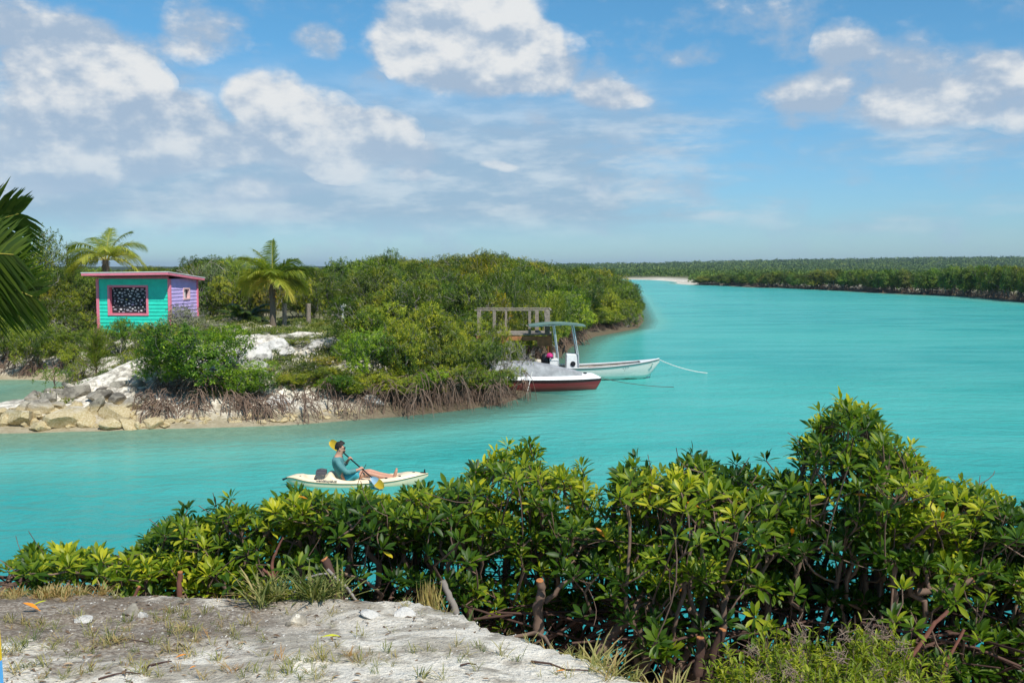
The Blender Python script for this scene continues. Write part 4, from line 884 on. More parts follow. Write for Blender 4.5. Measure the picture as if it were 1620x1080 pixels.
# paddle
pdl = empty('paddle', (KX, KY, -.045), 'double-bladed kayak paddle with black shaft and yellow blades in the man\'s hands', 'paddle', rz=R(4)); pdl.scale = (PS,) * 3
A_ = HF - pd * .30; B_ = HN + pd * .34; b = MB(); b.tube([tuple(A_), tuple(B_)], .0145, k=8); b.build('shaft', BLACK, pdl)
YEL = principled('yellow_blade', (.50, .34, .02), .4); BLU = principled('clear_blue_blade', (.30, .45, .55), .35)
for nm, p0, d in (('A', A_, -pd), ('B', B_, pd)):
    side = np.cross(d, [0, -1, .15]); side /= np.linalg.norm(side); nn_ = np.cross(d, side)
    prof = [(-.02, .018), (.03, .04), (.09, .068), (.17, .082), (.26, .085), (.34, .070), (.39, .028)]
    rows = [[p0 + d * t + side * w * s_ + nn_ * (.006 - .03 * (t - .15) ** 2 - .02 * s_ * s_) * 1 for s_ in (-1, -.5, 0, .5, 1)] for t, w in prof]
    rows2 = [[q + nn_ * -.007 for q in r_] for r_ in rows]
    b = MB()
    for i in range(len(rows) - 1):
        mi = 1 if (nm == 'B' and i < 3) else 0
        b.grid([rows[i], rows[i + 1]], mi=mi); b.grid([rows2[i][::-1], rows2[i + 1][::-1]], mi=mi)
    b.grid([[r_[0], s2[0]] for r_, s2 in zip(rows, rows2)]); b.grid([[r_[-1], s2[-1]] for r_, s2 in zip(rows, rows2)])
    b.build('blade', [YEL, BLU], pdl, True)
# ---------------------------------------------------------------- planting the far shores
DIM = {}
for k_, e_ in PR.items():
    vs = np.concatenate([np.array([v[:] for v in c.bound_box]) for c in e_.children if c.name.startswith('crown')]); DIM[k_] = (vs[:, 0].max() - vs[:, 0].min(), vs[:, 2].max())
USED = set(); prg = np.random.RandomState(12)
def put(key, x, Y, top, wide, label, cat, group=None, tint=None, z=None, rz=None):
    """a copy of a prototype standing at (x, Y): top is the height of its top above the water, wide its width"""
    p_ = PR[key]; o = p_ if key not in USED else copy_tree(p_); USED.add(key)
    z = (H(x, Y) if z is None else z); z -= .05; w, h = DIM[key]; sz = max(top - z, .3) / h; sx = wide / w
    o.location = (x, Y, z); o.scale = (sx * prg.uniform(.92, 1.08), sx * prg.uniform(.92, 1.08), sz); o.rotation_euler = (0, 0, prg.uniform(0, 6.28) if rz is None else rz)
    tag(o, label, cat, group); setcol(o, tint if tint else (prg.uniform(.85, 1.2), prg.uniform(.9, 1.1), prg.uniform(.8, 1.1))); return o
def P(key, px, ytop, Y, wpx, label, cat='bush', group=None, tint=None, rz=None):
    a = atY(px, ytop, Y); return put(key, a[0], Y, a[2], wpx / F * Y, label, cat, group, tint, None, rz)
YG, DG, BG, OG = (1.18, 1.08, .9), (.72, .82, .8), (.95, 1.2, .8), (1.6, 1.12, .7)
# the point in front: mangroves on prop roots along the water
P('mang0', 318, 500, 38.3, 205, 'dark green mangrove with arching prop roots, alone at the left of the rocky point', 'mangrove', tint=BG)
P('mang1', 255, 545, 37.8, 95, 'small green mangrove growing out of the grey boulders', 'mangrove', tint=BG)
P('mang2', 395, 565, 37.8, 110, 'low bright green mangrove skirt leaning right from the rocky point', 'mangrove', tint=BG); P('mang1', 462, 588, 38.8, 80, 'low open mangrove between the lone one and the massed ones', 'mangrove', tint=YG); P('mang0', 515, 572, 39.6, 90, 'low mangrove joining the left side of the massed point', 'mangrove', tint=(1.1, 1, .9))
F2 = 'mangroves massed along the middle of the point'
P('mang1', 575, 512, 40.0, 110, 'mangrove at the left front of the massed point, its roots showing above pale rubble', 'mangrove', tint=BG)
P('mang2', 640, 498, 40.6, 120, 'mangrove in the centre front of the massed point over a dense fan of roots', 'mangrove', tint=YG)
P('mang0', 705, 520, 41.4, 115, 'mangrove right of centre on the point with brown roots in the shallows', 'mangrove', tint=(1.1, 1, 1))
P('mang1', 752, 528, 43.0, 95, 'mangrove hanging over the stern of the red boat', 'mangrove', tint=DG)
P('mang2', 806, 548, 47.6, 70, 'small outermost mangrove leaning over the grey boat cover', 'mangrove', tint=(1, 1, 1))
for i, (px, yt, Y) in enumerate([(540, 588, 38.9), (585, 582, 38.8), (630, 580, 39.2), (672, 576, 39.8), (712, 572, 40.6), (752, 570, 41.6), (790, 572, 42.8)]):
    P('mang%d' % (i % 3), px, yt, Y, 96, ['first', 'second', 'third', 'fourth', 'fifth', 'sixth', 'last'][i] + ' from left of the low mangroves fronting the massed point', 'mangrove', tint=[BG, YG, (1, 1, .9), BG, YG, DG, (1, 1, .9)][i])
P('mang0', 585, 462, 43.5, 130, 'tall mangrove rising left of the mass, beside the white pole', 'mangrove', tint=(1.1, 1.1, .9))
P('mang2', 655, 472, 44.2, 140, 'tall olive mangrove in the heart of the mass', 'mangrove', tint=YG)
P('mang1', 725, 492, 45.2, 120, 'mangrove just left of the wooden dock', 'mangrove', tint=(1.15, 1.05, .9))
P('mang0', 790, 528, 46.8, 90, 'mangrove below the dock deck, behind the grey cover', 'mangrove', tint=(1, 1, 1))
P('mang1', 842, 572, 47.2, 36, 'little mangrove tuft between the dock post and the white skiff', 'mangrove', tint=YG)
P('bush3', 785, 503, 50.2, 60, 'bush hiding the left half of the dock', tint=YG); P('bush0', 540, 520, 42.6, 60, 'leafy bush at the foot of the white pole', tint=DG)
P('twig', 772, 560, 43.3, 90, 'bare grey twiggy shrub tangled above the red boat', 'shrub')
P('twig', 815, 538, 46.0, 70, 'bare grey twiggy shrub under the dock edge', 'shrub')
P('twig', 700, 575, 41.0, 110, 'bare grey twiggy shrub low among the prop roots', 'shrub')
P('twig', 600, 585, 40.2, 100, 'bare grey twiggy shrub at the left end of the mass', 'shrub')
P('low0', 470, 592, 39.5, 70, 'low olive shrub on the pale rubble between the two mangrove groups', 'shrub', tint=OG)
P('low1', 440, 565, 42.0, 60, 'low green shrub right of the white limestone outcrop', 'shrub', tint=(1.2, 1.1, 1))
P('low0', 510, 560, 42.0, 70, 'low yellow-green shrub left of the mangrove mass', 'shrub', tint=OG)
P('low1', 480, 540, 45.5, 90, 'wide low shrub on the bank above the rubble', 'shrub', tint=(1.2, 1.05, 1))
P('twig', 500, 565, 43.5, 90, 'bare twiggy shrub above the pale rubble', 'shrub')
P('twig', 455, 580, 41.0, 70, 'thin bare shrub beside the low olive shrub', 'shrub')
# round the hut
P('low0', 395, 540, 46.5, 60, 'low green shrub right behind the limestone outcrop', 'shrub', tint=YG); P('low1', 350, 548, 43.5, 60, 'low shrub squeezed between lone mangrove and outcrop', 'shrub', tint=BG); P('low0', 462, 545, 44.0, 70, 'low bushy shrub crowning the bank right of the outcrop', 'shrub', tint=YG); P('low1', 525, 588, 40.5, 60, 'low shrub touching the left end of the mangrove mass', 'shrub', tint=OG); P('low1', 420, 600, 39.8, 50, 'sparse low shrub below the limestone outcrop', 'shrub', tint=OG); P('low0', 120, 560, 49, 60, 'low shrub on the slope behind the feathery shrub', 'shrub', tint=YG); P('twig', 395, 600, 40.6, 70, 'bare twiggy shrub below the limestone outcrop', 'shrub')
P('silver', 290, 478, 53.2, 92, 'silvery grey-green buttonwood bush covering the hut corner', 'bush')
P('silver', 335, 506, 52.5, 60, 'smaller silvery buttonwood right of the hut', 'bush')
P('bush1', 186, 500, 52.0, 75, 'bright green bush standing in front of the hut window', tint=BG)
P('bush2', 230, 505, 50.5, 80, 'leafy bush below the right end of the hut window', tint=YG)
P('bush3', 280, 510, 48.5, 120, 'broad olive bush between hut and rocky point', tint=YG)
P('bush0', 345, 520, 47.6, 80, 'green bush on the slope left of the limestone outcrop', tint=BG)
P('low0', 205, 545, 47.6, 80, 'low green shrub on the slope below the hut', 'shrub', tint=YG)
P('low1', 250, 550, 45.6, 70, 'low olive shrub above the white slope', 'shrub', tint=OG)
P('low0', 195, 575, 44.8, 50, 'sparse low shrub at the lower edge of the slope below the hut', 'shrub', tint=OG)
P('feather0', 150, 508, 47.2, 72, 'pale yellow-green feathery shrub at the edge of the inlet', 'shrub')
P('feather1', 505, 508, 51.5, 80, 'yellow feathery shrub between the grey posts and the white pole', 'shrub', tint=(1.35, 1.05, .8))
P('feather1', 540, 522, 49.5, 60, 'yellow feathery shrub right by the white pole', 'shrub', tint=(1.4, 1.1, .8))
P('feather1', 462, 515, 50.5, 60, 'feathery shrub at the foot of the left grey post', 'shrub', tint=(1, 1, .8))
P('whip', 106, 378, 61, 60, 'thin wispy tree behind the hut, left of the palm', 'tree', tint=(.9, .85, 1.4))
P('low1', 400, 520, 50, 60, 'low green shrub at the foot of the dark young palm', 'shrub', tint=BG)
P('low0', 430, 528, 48.5, 60, 'low green shrub in front of the palm trunk', 'shrub', tint=(1.2, 1.1, 1))
P('twig', 370, 500, 54.5, 40, 'leaning bare shrub beside the dark young palm', 'shrub')
# behind the inlet, left
LG = 'mangroves across the inlet'
for i, (px, yt, Y, w, k_, lb) in enumerate([(-60, 470, 53.4, 100, 'mang1', 'mangrove across the inlet, cut by the left edge of the picture'), (20, 500, 53.2, 95, 'mang0', 'mangrove across the inlet behind the near palm fronds'), (80, 508, 53.6, 80, 'mang2', 'mangrove across the inlet in the middle of the far bank'), (118, 520, 54.0, 50, 'mang1', 'mangrove across the inlet just left of the feathery shrub')]):
    P(k_, px, yt, Y, w, lb, 'mangrove', tint=(.9, 1, .9))
P('bush2', 30, 458, 58, 110, 'tall dark bush behind the inlet mangroves at far left', tint=(1.1, 1, .8)); P('bush3', 95, 462, 57.5, 90, 'olive bush between inlet mangroves and hut', tint=YG); P('bush1', 130, 440, 60, 90, 'dense bush reaching the hut roof on its left side', tint=(1.1, 1, .8))
P('tree0', 25, 328, 57, 120, 'tall loose-crowned tree behind the near palm fronds', 'tree', tint=(.9, .9, .8)); P('bush0', 60, 425, 63, 120, 'bush below the tall loose-crowned tree', tint=DG)
P('bush1', 175, 435, 66, 130, 'bush behind the hut under the left palm', tint=(1, 1, .9)); P('twig', 95, 500, 55.5, 90, 'bare twiggy shrub behind the inlet mangroves', 'shrub')
for px, yt, Y, w, k_, lb in [(-20, 480, 51.4, 75, 'mang2', 'mangrove overhanging the inlet at the far left'), (50, 515, 51.2, 80, 'mang1', 'mangrove overhanging the inlet, second from the left'), (100, 530, 51.2, 64, 'mang0', 'small mangrove overhanging the inlet near its right end'), (0, 470, 55, 90, 'mang0', 'taller mangrove in the second rank behind the inlet')]: P(k_, px, yt, Y, w, lb, 'mangrove', tint=(1, 1, .9))
P('bush1', 60, 480, 55.5, 90, 'dense bush between the inlet mangroves and the loose-crowned tree', tint=(.95, .9, .8)); P('bush2', 120, 490, 55.5, 70, 'dense bush touching the left wall of the hut', tint=YG); P('bush3', -30, 440, 57, 120, 'dark bush at the left picture edge behind the inlet', tint=DG)
# behind the posts and right of the hut
P('silver', 318, 402, 64, 105, 'pale grey-green tree behind the right end of the hut roof', 'tree', tint=(.62, .72, .45)); P('bush3', 360, 425, 61, 90, 'olive tree between the hut and the middle palm', tint=(1.1, 1, .9)); P('tree1', 345, 415, 68, 100, 'grey-stemmed tree farther behind the hut', 'tree', tint=(1, .95, .8))
P('bush2', 395, 440, 62, 60, 'dark bush behind the middle palm', tint=DG)
P('tree0', 603, 390, 66, 82, 'round-topped tree standing highest left of centre', 'tree', tint=(.85, 1, .9)); P('tree1', 782, 390, 76, 92, 'highest olive-brown tree near the middle skyline', 'tree', tint=(1.5, 1.1, .7))
SKY = [(-200, 440), (270, 420), (330, 404), (380, 422), (500, 424), (540, 414), (575, 406), (640, 408), (700, 411), (740, 404), (800, 400), (830, 412), (870, 417), (930, 421), (960, 431), (990, 441), (1006, 452), (1025, 500)]
sx_, sy_ = [a for a, b in SKY], [b for a, b in SKY]
pts = []; grg = np.random.RandomState(31)
def clear(x, Y, r_): return all((x - a) ** 2 + (Y - c) ** 2 > r_ * r_ for a, c in pts)
for (ya, yb, sp_, n) in ((53.5, 70, 2.3, 800), (70, 100, 3.0, 900), (100, 220, 5.0, 900)):
    for _ in range(n):
        Y = grg.uniform(ya, yb); px = grg.uniform(-40 if Y > 60 else 560, 985); x = (px - 810) / F * Y
        sd = sdist(np.array([x]), np.array([Y]), PEN)[0]
        if sd < -.5 or not clear(x, Y, sp_) or (Y < 60 and px < 560): continue
        if Y < 62 and 395 < px < 560: continue
        if abs(x + 21.2) < 4.3 and 54 < Y < 63: continue
        if abs(x - .1) < 2.6 and 50 < Y < 56: continue
        pts.append((x, Y)); ytop = np.interp(px, sx_, sy_)
        edge = sd < 2.4
        near_f = np.clip((Y - 53) / 20, 0, 1)                                 # the nearer ranks stay below the skyline
        yt = ytop + (1 - near_f) * grg.uniform(10, 70) + grg.choice([-5, 2, 10, 20], p=[.12, .3, .33, .25]) * grg.uniform(.6, 1.2)
        if px > 960: yt = max(yt, ytop + 6)
        a = atY(px, yt, Y); w = sp_ * grg.uniform(1.2, 2.0)
        t_ = grg.choice(4, p=[.4, .3, .17, .13]); tint = [(1, 1, .9), YG, OG, DG][t_]
        tint = tuple(c_ * grg.uniform(.9, 1.12) for c_ in tint)
        if edge: put('mang%d' % grg.randint(3), x, Y, min(a[2], 4.6), w, 'bushy green mangrove on the waterline of the long wooded shore beyond the dock', 'mangrove', 'mangroves lining the shore beyond the dock', tint)
        else:
            lb, gr = [('mid green bush in the dense thicket on the peninsula', 'green bushes in the peninsula thicket'), ('yellow-green bush in the dense thicket on the peninsula', 'yellow-green bushes in the peninsula thicket'), ('olive-brown bush in the dense thicket on the peninsula', 'olive bushes in the peninsula thicket'), ('dark green bush in the dense thicket on the peninsula', 'dark bushes in the peninsula thicket')][t_]
            put('bush%d' % grg.randint(4), x, Y, max(a[2], H(x, Y) + 1.3), w, lb, 'bush', gr, tint)
NPEN = len(pts)
for (x, Y, yt, w) in ((11.4, 95, 490, 2.6),): put('low0', x, Y, 1.6, 2.4, 'leafy mangrove branch reaching out over the water at the tip of the point', 'mangrove', tint=BG)

for px, yt, Y, w, k_, lb in [(940, 427, 96, 60, 'bush1', 'rounded bush left of the wooded tip'), (966, 434, 102, 56, 'mang0', 'rounded mangrove forming the shoulder of the wooded tip'), (982, 452, 96, 40, 'mang1', 'outermost rounded mangrove at the wooded tip'), (958, 450, 91, 50, 'mang2', 'mangrove in front of the wooded tip'), (915, 422, 90, 70, 'bush3', 'tall rounded bush before the wooded tip'), (990, 478, 93, 30, 'low1', 'low mangrove fringe under the wooded tip')]: P(k_, px, yt, Y, w, lb, 'mangrove' if 'mang' in lb else 'bush', tint=(1.1, 1.05, .9))
k5 = 0
for (q0, q1) in zip(PEN[30:38], PEN[31:39]):
    for t in np.arange(0, 1, 2.4 / max(2.4, math.dist(q0, q1))):
        x = q0[0] * (1 - t) + q1[0] * t - .9; Y = q0[1] * (1 - t) + q1[1] * t + .4; k5 += 1; px = x / Y * F + 810
        put('mang%d' % (k5 % 3), x, Y, min(max(atY(px, np.interp(px, [880, 940, 985, 1010], [500, 486, 470, 482]), Y)[2], 1.8), 3.2), 3.3, 'low mangrove fringe with roots in the water along the wooded shore', 'mangrove', 'low mangroves fringing the wooded shore', (1.1, 1.05, .9))
# palms
def sp(*a): return a
palm('palm_tree', (atY(168, 440, 60.5)[0], 60.5, H(atY(168, 440, 60.5)[0], 60.5)), 3.85, [(a, e_, L, d, t_, tw) for a, e_, L, d, t_, tw in
     [(95, 78, 2.29, 40, .5, 0), (20, 62, 2.64, 95, .65, 20), (175, 60, 2.73, 95, .55, -20), (0, 30, 2.55, 85, .85, 30), (185, 25, 2.55, 95, .85, -30), (-25, 50, 2.46, 90, .7, 20), (210, 48, 2.46, 90, .6, -15), (60, 45, 2.29, 80, .4, 0), (140, 68, 2.46, 70, .45, 10), (-70, 60, 2.11, 90, .7, 0), (-110, 35, 2.02, 80, .75, 0), (-10, 8, 2.29, 60, .95, 25), (200, 5, 2.20, 55, .9, -25), (35, 75, 2.38, 55, .4, 15), (165, 40, 2.64, 90, .65, -25)]], 5,
     'coconut palm with yellow-green fronds rising behind the hut', tr=.17, ll=.9, wid=.038)
x_ = atY(432, 517, 54.5)[0]
palm('palm_tree', (x_, 54.5, H(x_, 54.5) - .15), 2.45, [(a, e_, L, d, t_, tw) for a, e_, L, d, t_, tw in
     [(100, 88, 2.42, 22, .30, 40), (150, 80, 2.42, 55, .40, -25), (175, 74, 2.35, 75, .6, -25), (185, 58, 2.12, 120, .8, -35), (178, 68, 2.42, 70, .5, 25), (200, 48, 2.12, 110, .75, -20), (8, 52, 2.04, 70, .35, 30), (-5, 38, 1.97, 95, .4, 35), (0, 62, 1.97, 90, .45, -25), (-30, 24, 1.51, 115, .97, 30), (212, 32, 1.43, 115, .97, -30), (-80, 62, 1.66, 80, .55, 0), (60, 66, 1.89, 60, .3, 0), (25, 44, 2.35, 55, .22, 40), (150, 44, 2.19, 100, .75, -35), (-120, 75, 1.97, 60, .6, 0), (-60, 40, 1.51, 90, .7, 20), (235, 55, 1.81, 90, .7, -20), (10, 28, 1.89, 80, .6, 40), (170, 30, 1.97, 90, .85, -40), (-15, 72, 2.12, 70, .35, 30)]], 6,
     'windblown coconut palm with a dark shaggy trunk beside the grey posts', tr=.15, ll=.9, wid=.038)
x_ = atY(385, 510, 55.5)[0]
palm('young_palm', (x_, 55.5, H(x_, 55.5)), .3, [(i * 31 + 10, 60 - (i % 4) * 14, 1.7, 55, .12, 0) for i in range(13)], 7, 'short dark green young palm left of the shaggy palm', tr=.12, ll=.6, wid=.06, thatch=False)
nx_ = -5.92; nY = 9.4
palm('near_palm', (nx_, nY, H(nx_, nY)), 5.62 - H(nx_, nY), [(a, e_, L, d, t_, tw) for a, e_, L, d, t_, tw in
     [(-4, 52, 1.1, 20, .0, 20), (8, 30, 1.25, 14, .0, 60), (-10, 12, 1.3, 16, .03, 85), (0, -4, 1.35, 18, .06, 75), (-16, -10, 1.0, 30, .10, 60), (-30, 30, 1.1, 90, .30, 20), (12, 66, 1.1, 40, .05, 0), (120, 50, 1.5, 70, .3, 0), (180, 40, 1.5, 70, .3, 0), (240, 30, 1.5, 80, .4, 0), (75, 30, 1.4, 70, .3, 0), (-70, 40, 1.3, 80, .3, 0), (-25, -25, .95, 40, .42, 15)]], 9,
     'near palm with dark drooping fronds entering from the left edge', tr=.16, ll=.66, wid=.036, stf=.16)

# far right bank and what lies behind it
def far_proto(name, seed, lobes, n):
    rg = np.random.RandomState(seed); P_ = ell_pts(lobes, n, rg, .6, .0, .1); cr = MB(); wd = MB(); rt = MB(); U = nrm(P_ - [0, 0, .3] + rg.normal(0, .4, P_.shape)); rosettes(cr, P_, U, rg, 5, .42, LEAF_LO, bias=np.clip(.5 + 2 * fbm(P_[:, 0] + seed, P_[:, 2], 1, 3) + rg.normal(0, .15, len(P_)), 0, 1))
    Nd, par, ld_, ti = grow((0, 0, 0), P_[::12], rg, .8, .4, .15); limbs(wd, Nd, par, ld_, .02, .5, 3, 3, rg=rg); prop_roots(rt, rg, 26, 2.3, 1.1, rr=.05, k=3)
    return plant(name, cr, wd, rt, (M_FR, M_GB, M_RT))
for i in range(3): reg('far%d' % i, far_proto('shore_mangrove', 90 + i, lob(8, 2.6, .8, 4.2, _rg, .75), 620))
for k_ in ('far0', 'far1', 'far2'):
    vs = np.concatenate([np.array([v[:] for v in c.bound_box]) for c in PR[k_].children if c.name.startswith('crown')]); DIM[k_] = (vs[:, 0].max() - vs[:, 0].min(), vs[:, 2].max())
FT = [(1070, 437), (1140, 433), (1200, 431), (1300, 426), (1400, 424), (1500, 421), (1620, 416), (2200, 400)]
fx, fy = [a for a, b in FT], [b for a, b in FT]; fp = np.array(FAR); nfar = 0
edge_pts = [fp[i] * (1 - t) + fp[i + 1] * t for i in range(0, 14) for t in np.linspace(0, 1, max(2, int(np.linalg.norm(fp[i + 1] - fp[i]) / 3.1)), endpoint=False)]
for q in edge_pts:
    for row in range(2):
        x = q[0] + grg.normal(0, .5) + row * 2.2; Y = q[1] + 1.2 + row * 3.6 + grg.normal(0, .5); px = x / Y * F + 810
        if px < 1074 or px > 1800 or Y > 345: continue
        if sdist(np.array([x]), np.array([Y]), FAR)[0] < .3: continue
        a = atY(px, np.interp(px, fx, fy) + grg.uniform(-3, 13 if row == 0 else 6) * (180 / Y) ** .3, Y); nfar += 1
        put('far%d' % grg.randint(3), x, Y, max(a[2], 2.2), grg.uniform(4.4, 6.2), 'rounded green mangrove in the long hedge on the far right shore', 'mangrove', 'mangroves hedging the far right shore', tuple(c_ * grg.uniform(.85, 1.2) for c_ in (1.35, 1.15, .85)))
print('PLANTS', NPEN, nfar)
def clumps(name, fn, n, mat, sd_, size, k, label):
    rg = np.random.RandomState(sd_); b = MB(); Q, Hh, Sz = fn(rg, n)
    # each bush of the mass: a dome of leaf clumps
    m_ = len(Q); rep = k; u = nrm(np.abs(rg.normal(size=(m_, rep, 3))) * np.sign(rg.normal(size=(m_, rep, 3)))); u[..., 2] = np.abs(u[..., 2]); r_ = rg.uniform(.6, 1, (m_, rep, 1))
    P_ = Q[:, None] + u * r_ * np.stack([Sz, Sz, Hh], -1)[:, None]; P_ = P_.reshape(-1, 3); A = nrm(u.reshape(-1, 3) + rg.normal(0, .6, (m_ * rep, 3)))
    tone = np.repeat(np.clip(.5 + rg.normal(0, .22, m_) + 1.2 * fbm(Q[:, 0], Q[:, 1], 25, 3), 0, 1), rep); L = np.repeat(Sz, rep) * size
    add_leaves(b, P_, A, nrm(rg.normal(size=A.shape)), L, np.clip(tone * .75 + rg.rand(len(P_)) * .25, 0, .98), (LEAF_LO[0] * [1, 1.8, 1], LEAF_LO[1]))
    o = b.build(name, mat); tag(o, label, 'vegetation', kind='stuff'); return o
def far_fn(rg, n):
    Y = 185 * (1900 / 185) ** (rg.rand(n) ** .8); px = rg.uniform(880, 1900, n); X = (px - 810) / F * Y
    sd = sdist(X, Y, FAR); ok = (sd > 5) & ~((px < 1095) & (Y < 560)); X, Y, px = X[ok], Y[ok], px[ok]
    z = height(X, Y)[0]; sc = (Y / 300) ** .75; h = rg.uniform(.5, 1.5, len(X)) * (1.5 + .5 * sc); return np.stack([X, Y, z], 1), h, rg.uniform(1.2, 2.4, len(X)) * sc
clumps('scrub_thicket', far_fn, 15000, M_FR, 3, .42, 16, 'distant scrub and low forest filling the land behind the far shore')
def pen_fn(rg, n):
    Y = 75 * (480 / 75) ** (rg.rand(n) ** .8); px = rg.uniform(-300, 1000, n); X = (px - 810) / F * Y
    sd = sdist(X, Y, PEN); ok = sd > 4; X, Y = X[ok], Y[ok]; z = height(X, Y)[0]; return np.stack([X, Y, z], 1), rg.uniform(1.2, 2.6, len(X)), rg.uniform(1.4, 2.6, len(X))
clumps('inland_thicket', pen_fn, 2600, M_MG, 4, .16, 70, 'dense scrub filling the middle of the peninsula behind the first bushes')
# low herbs and grass between the bushes of the point
rg = np.random.RandomState(21); n = 15000; Y = rg.uniform(36, 60, n); px = rg.uniform(60, 860, n); X = (px - 810) / F * Y; Z, sdp, _f = height(X, Y)
dens_ = fbm(X, Y, 1.6, 4) + .10 * (Y > 45) + .20 * (Y > 50) - .01 - .12 * (px < 270) * (Y < 46)
ok = (sdp > 2.0) & (dens_ > rg.uniform(0, .12, n)) & ~((np.abs(X + 21.2) < 2.3) & (Y > 56) & (Y < 60)); P_ = np.stack([X, Y, Z], 1)[ok]; b = MB()
rosettes(b, P_ + [0, 0, .04], np.tile([0, 0, 1.0], (len(P_), 1)), rg, 9, .26, LEAF_NR, e0=85, e1=20, petiole=.06)
q = P_[::3] + rg.normal(0, .15, (len(P_[::3]), 3)) * [1, 1, 0] + [0, 0, .12]; rosettes(b, q, np.tile([0, 0, 1.0], (len(q), 1)), rg, 8, .13, LEAF_LO)
o = b.build('ground_herbs', leafmat('herb_leaf', [(0, (.05, .09, .015)), (.4, (.11, .16, .03)), (.75, (.24, .25, .07)), (1, (.40, .34, .16))], trans=.25, rough=.6)); tag(o, 'low herbs and dry grass growing between the bushes of the point', 'ground cover', kind='stuff')
# ---------------------------------------------------------------- rocks
M_RK = bpy.data.materials.new('boulder_rock'); M_RK.use_nodes = True; T = NT(M_RK.node_tree); p = M_RK.node_tree.nodes['Principled BSDF']
ge = T.n('ShaderNodeNewGeometry').outputs['Position']; s3 = T.n('ShaderNodeSeparateXYZ'); T.l(ge, s3.inputs[0]); oi = T.n('ShaderNodeObjectInfo')
a1 = T.noise(ge, 2.2, 7, .65, .4); a2 = T.noise(ge, 14, 6, .7)
c = T.mix(T.rng(a1, .35, .65), (.12, .105, .085), (.42, .375, .30)); c = T.mix(T.rng(a2, .58, .72), c, (.5, .47, .41))
c = T.mix(1.0, c, oi.outputs['Color'], 'MULTIPLY')
yel = T.mix(T.rng(a2, .35, .65), (.42, .31, .13), (.62, .52, .32)); zz = T.m('ADD', s3.outputs[2], T.m('MULTIPLY', T.m('SUBTRACT', a1, .5), .5))
c = T.mix(T.m('MULTIPLY', T.rng(zz, .55, .80, 1, 0), .92), c, yel); c = T.mix(T.rng(zz, -.02, .10, .85, 0), c, (.20, .15, .07))
T.l(c, p.inputs['Base Color']); p.inputs['Roughness'].default_value = .9; b = T.n('ShaderNodeBump'); b.inputs['Distance'].default_value = .06; b.inputs['Strength'].default_value = .9; T.l(T.m('ADD', a1, T.m('MULTIPLY', a2, .5)), b.inputs['Height']); T.l(b.outputs[0], p.inputs['Normal'])
M_LS = bpy.data.materials.new('white_limestone'); M_LS.use_nodes = True; T = NT(M_LS.node_tree); p = M_LS.node_tree.nodes['Principled BSDF']
ge = T.n('ShaderNodeNewGeometry').outputs['Position']; a1 = T.noise(ge, 2.5, 7, .65, .4); a2 = T.noise(ge, 16, 6, .7)
c = T.mix(T.rng(a1, .35, .55), (.34, .32, .29), (.66, .63, .57)); c = T.mix(T.rng(a2, .56, .7), c, (.30, .28, .25)); T.l(c, p.inputs['Base Color']); p.inputs['Roughness'].default_value = .95
b = T.n('ShaderNodeBump'); b.inputs['Distance'].default_value = .05; b.inputs['Strength'].default_value = 1; T.l(T.m('ADD', a1, T.m('MULTIPLY', a2, .6)), b.inputs['Height']); T.l(b.outputs[0], p.inputs['Normal'])
import bmesh
def rock_mesh(seed, cuts=15, rough=.045, sub=4):
    rg = np.random.RandomState(seed); bm = bmesh.new(); bmesh.ops.create_icosphere(bm, subdivisions=sub, radius=1.0); V_ = np.array([v.co[:] for v in bm.verts])
    for i in range(cuts):
        nv = nrm(rg.normal(size=3)); d = rg.uniform(.45, .78); s_ = V_ @ nv - d; V_ = V_ - np.where(s_ > 0, s_ * .995, 0)[:, None] * nv
    N_ = nrm(V_); w = fbm(V_[:, 0] * 2 + V_[:, 2] * 1.3 + seed, V_[:, 1] * 2 - V_[:, 2], .8, 4) + .4 * fbm(V_[:, 0] * 5 + seed, V_[:, 2] * 5 + V_[:, 1] * 3, .7, 3)
    V_ = V_ + N_ * (w * rough * 1.6)[:, None]
    for v, q in zip(bm.verts, V_): v.co = q
    me = bpy.data.meshes.new('boulder'); bm.to_mesh(me); bm.free(); me.polygons.foreach_set('use_smooth', [True] * len(me.polygons)); me.set_sharp_from_angle(angle=R(24)); return me
RM = [rock_mesh(s_) for s_ in range(7)]
for me in RM: me.materials.append(M_RK)
RML = [rock_mesh(s_, 7, .22) for s_ in (20, 21, 22)]
for me in RML: me.materials.append(M_LS)
rrg = np.random.RandomState(9)
def rock(x, y, z, sx, sy, sz, label, group=None, mi=None, mat='r', tint=1.0, rot=None, name='boulder'):
    me = (RM if mat == 'r' else RML)[(rrg.randint(99) if mi is None else mi) % (7 if mat == 'r' else 3)]
    o = bpy.data.objects.new(name, me); COL.objects.link(o); o.location = (x, y, z); o.scale = (sx, sy, sz); o.rotation_euler = (rrg.uniform(-.3, .3), rrg.uniform(-.3, .3), rrg.uniform(0, 6.28) if rot is None else rot)
    o.color = (tint, tint, tint * .97, 1); tag(o, label, 'rock', group); return o
def rpx(px, py, wpx, hpx, label, tint=1.0, mat='r', z=None, group=None, name='boulder', sink=.25):
    """boulder whose foot shows at the pixel on the ground surface"""
    Y = 33.5
    for _ in range(80):
        a = atY(px, py, Y)
        if a[2] <= max(H(a[0], Y), -.05): break
        Y += .25
    k = Y / F; sx, sz = wpx * k * .56, hpx * k * .62; return rock(a[0], Y + sx * .3, a[2] + sz * (1 - 2 * sink) , sx, sx * .9, sz, label, group, mat=mat, tint=tint, rot=rrg.uniform(-.4, .4), name=name)
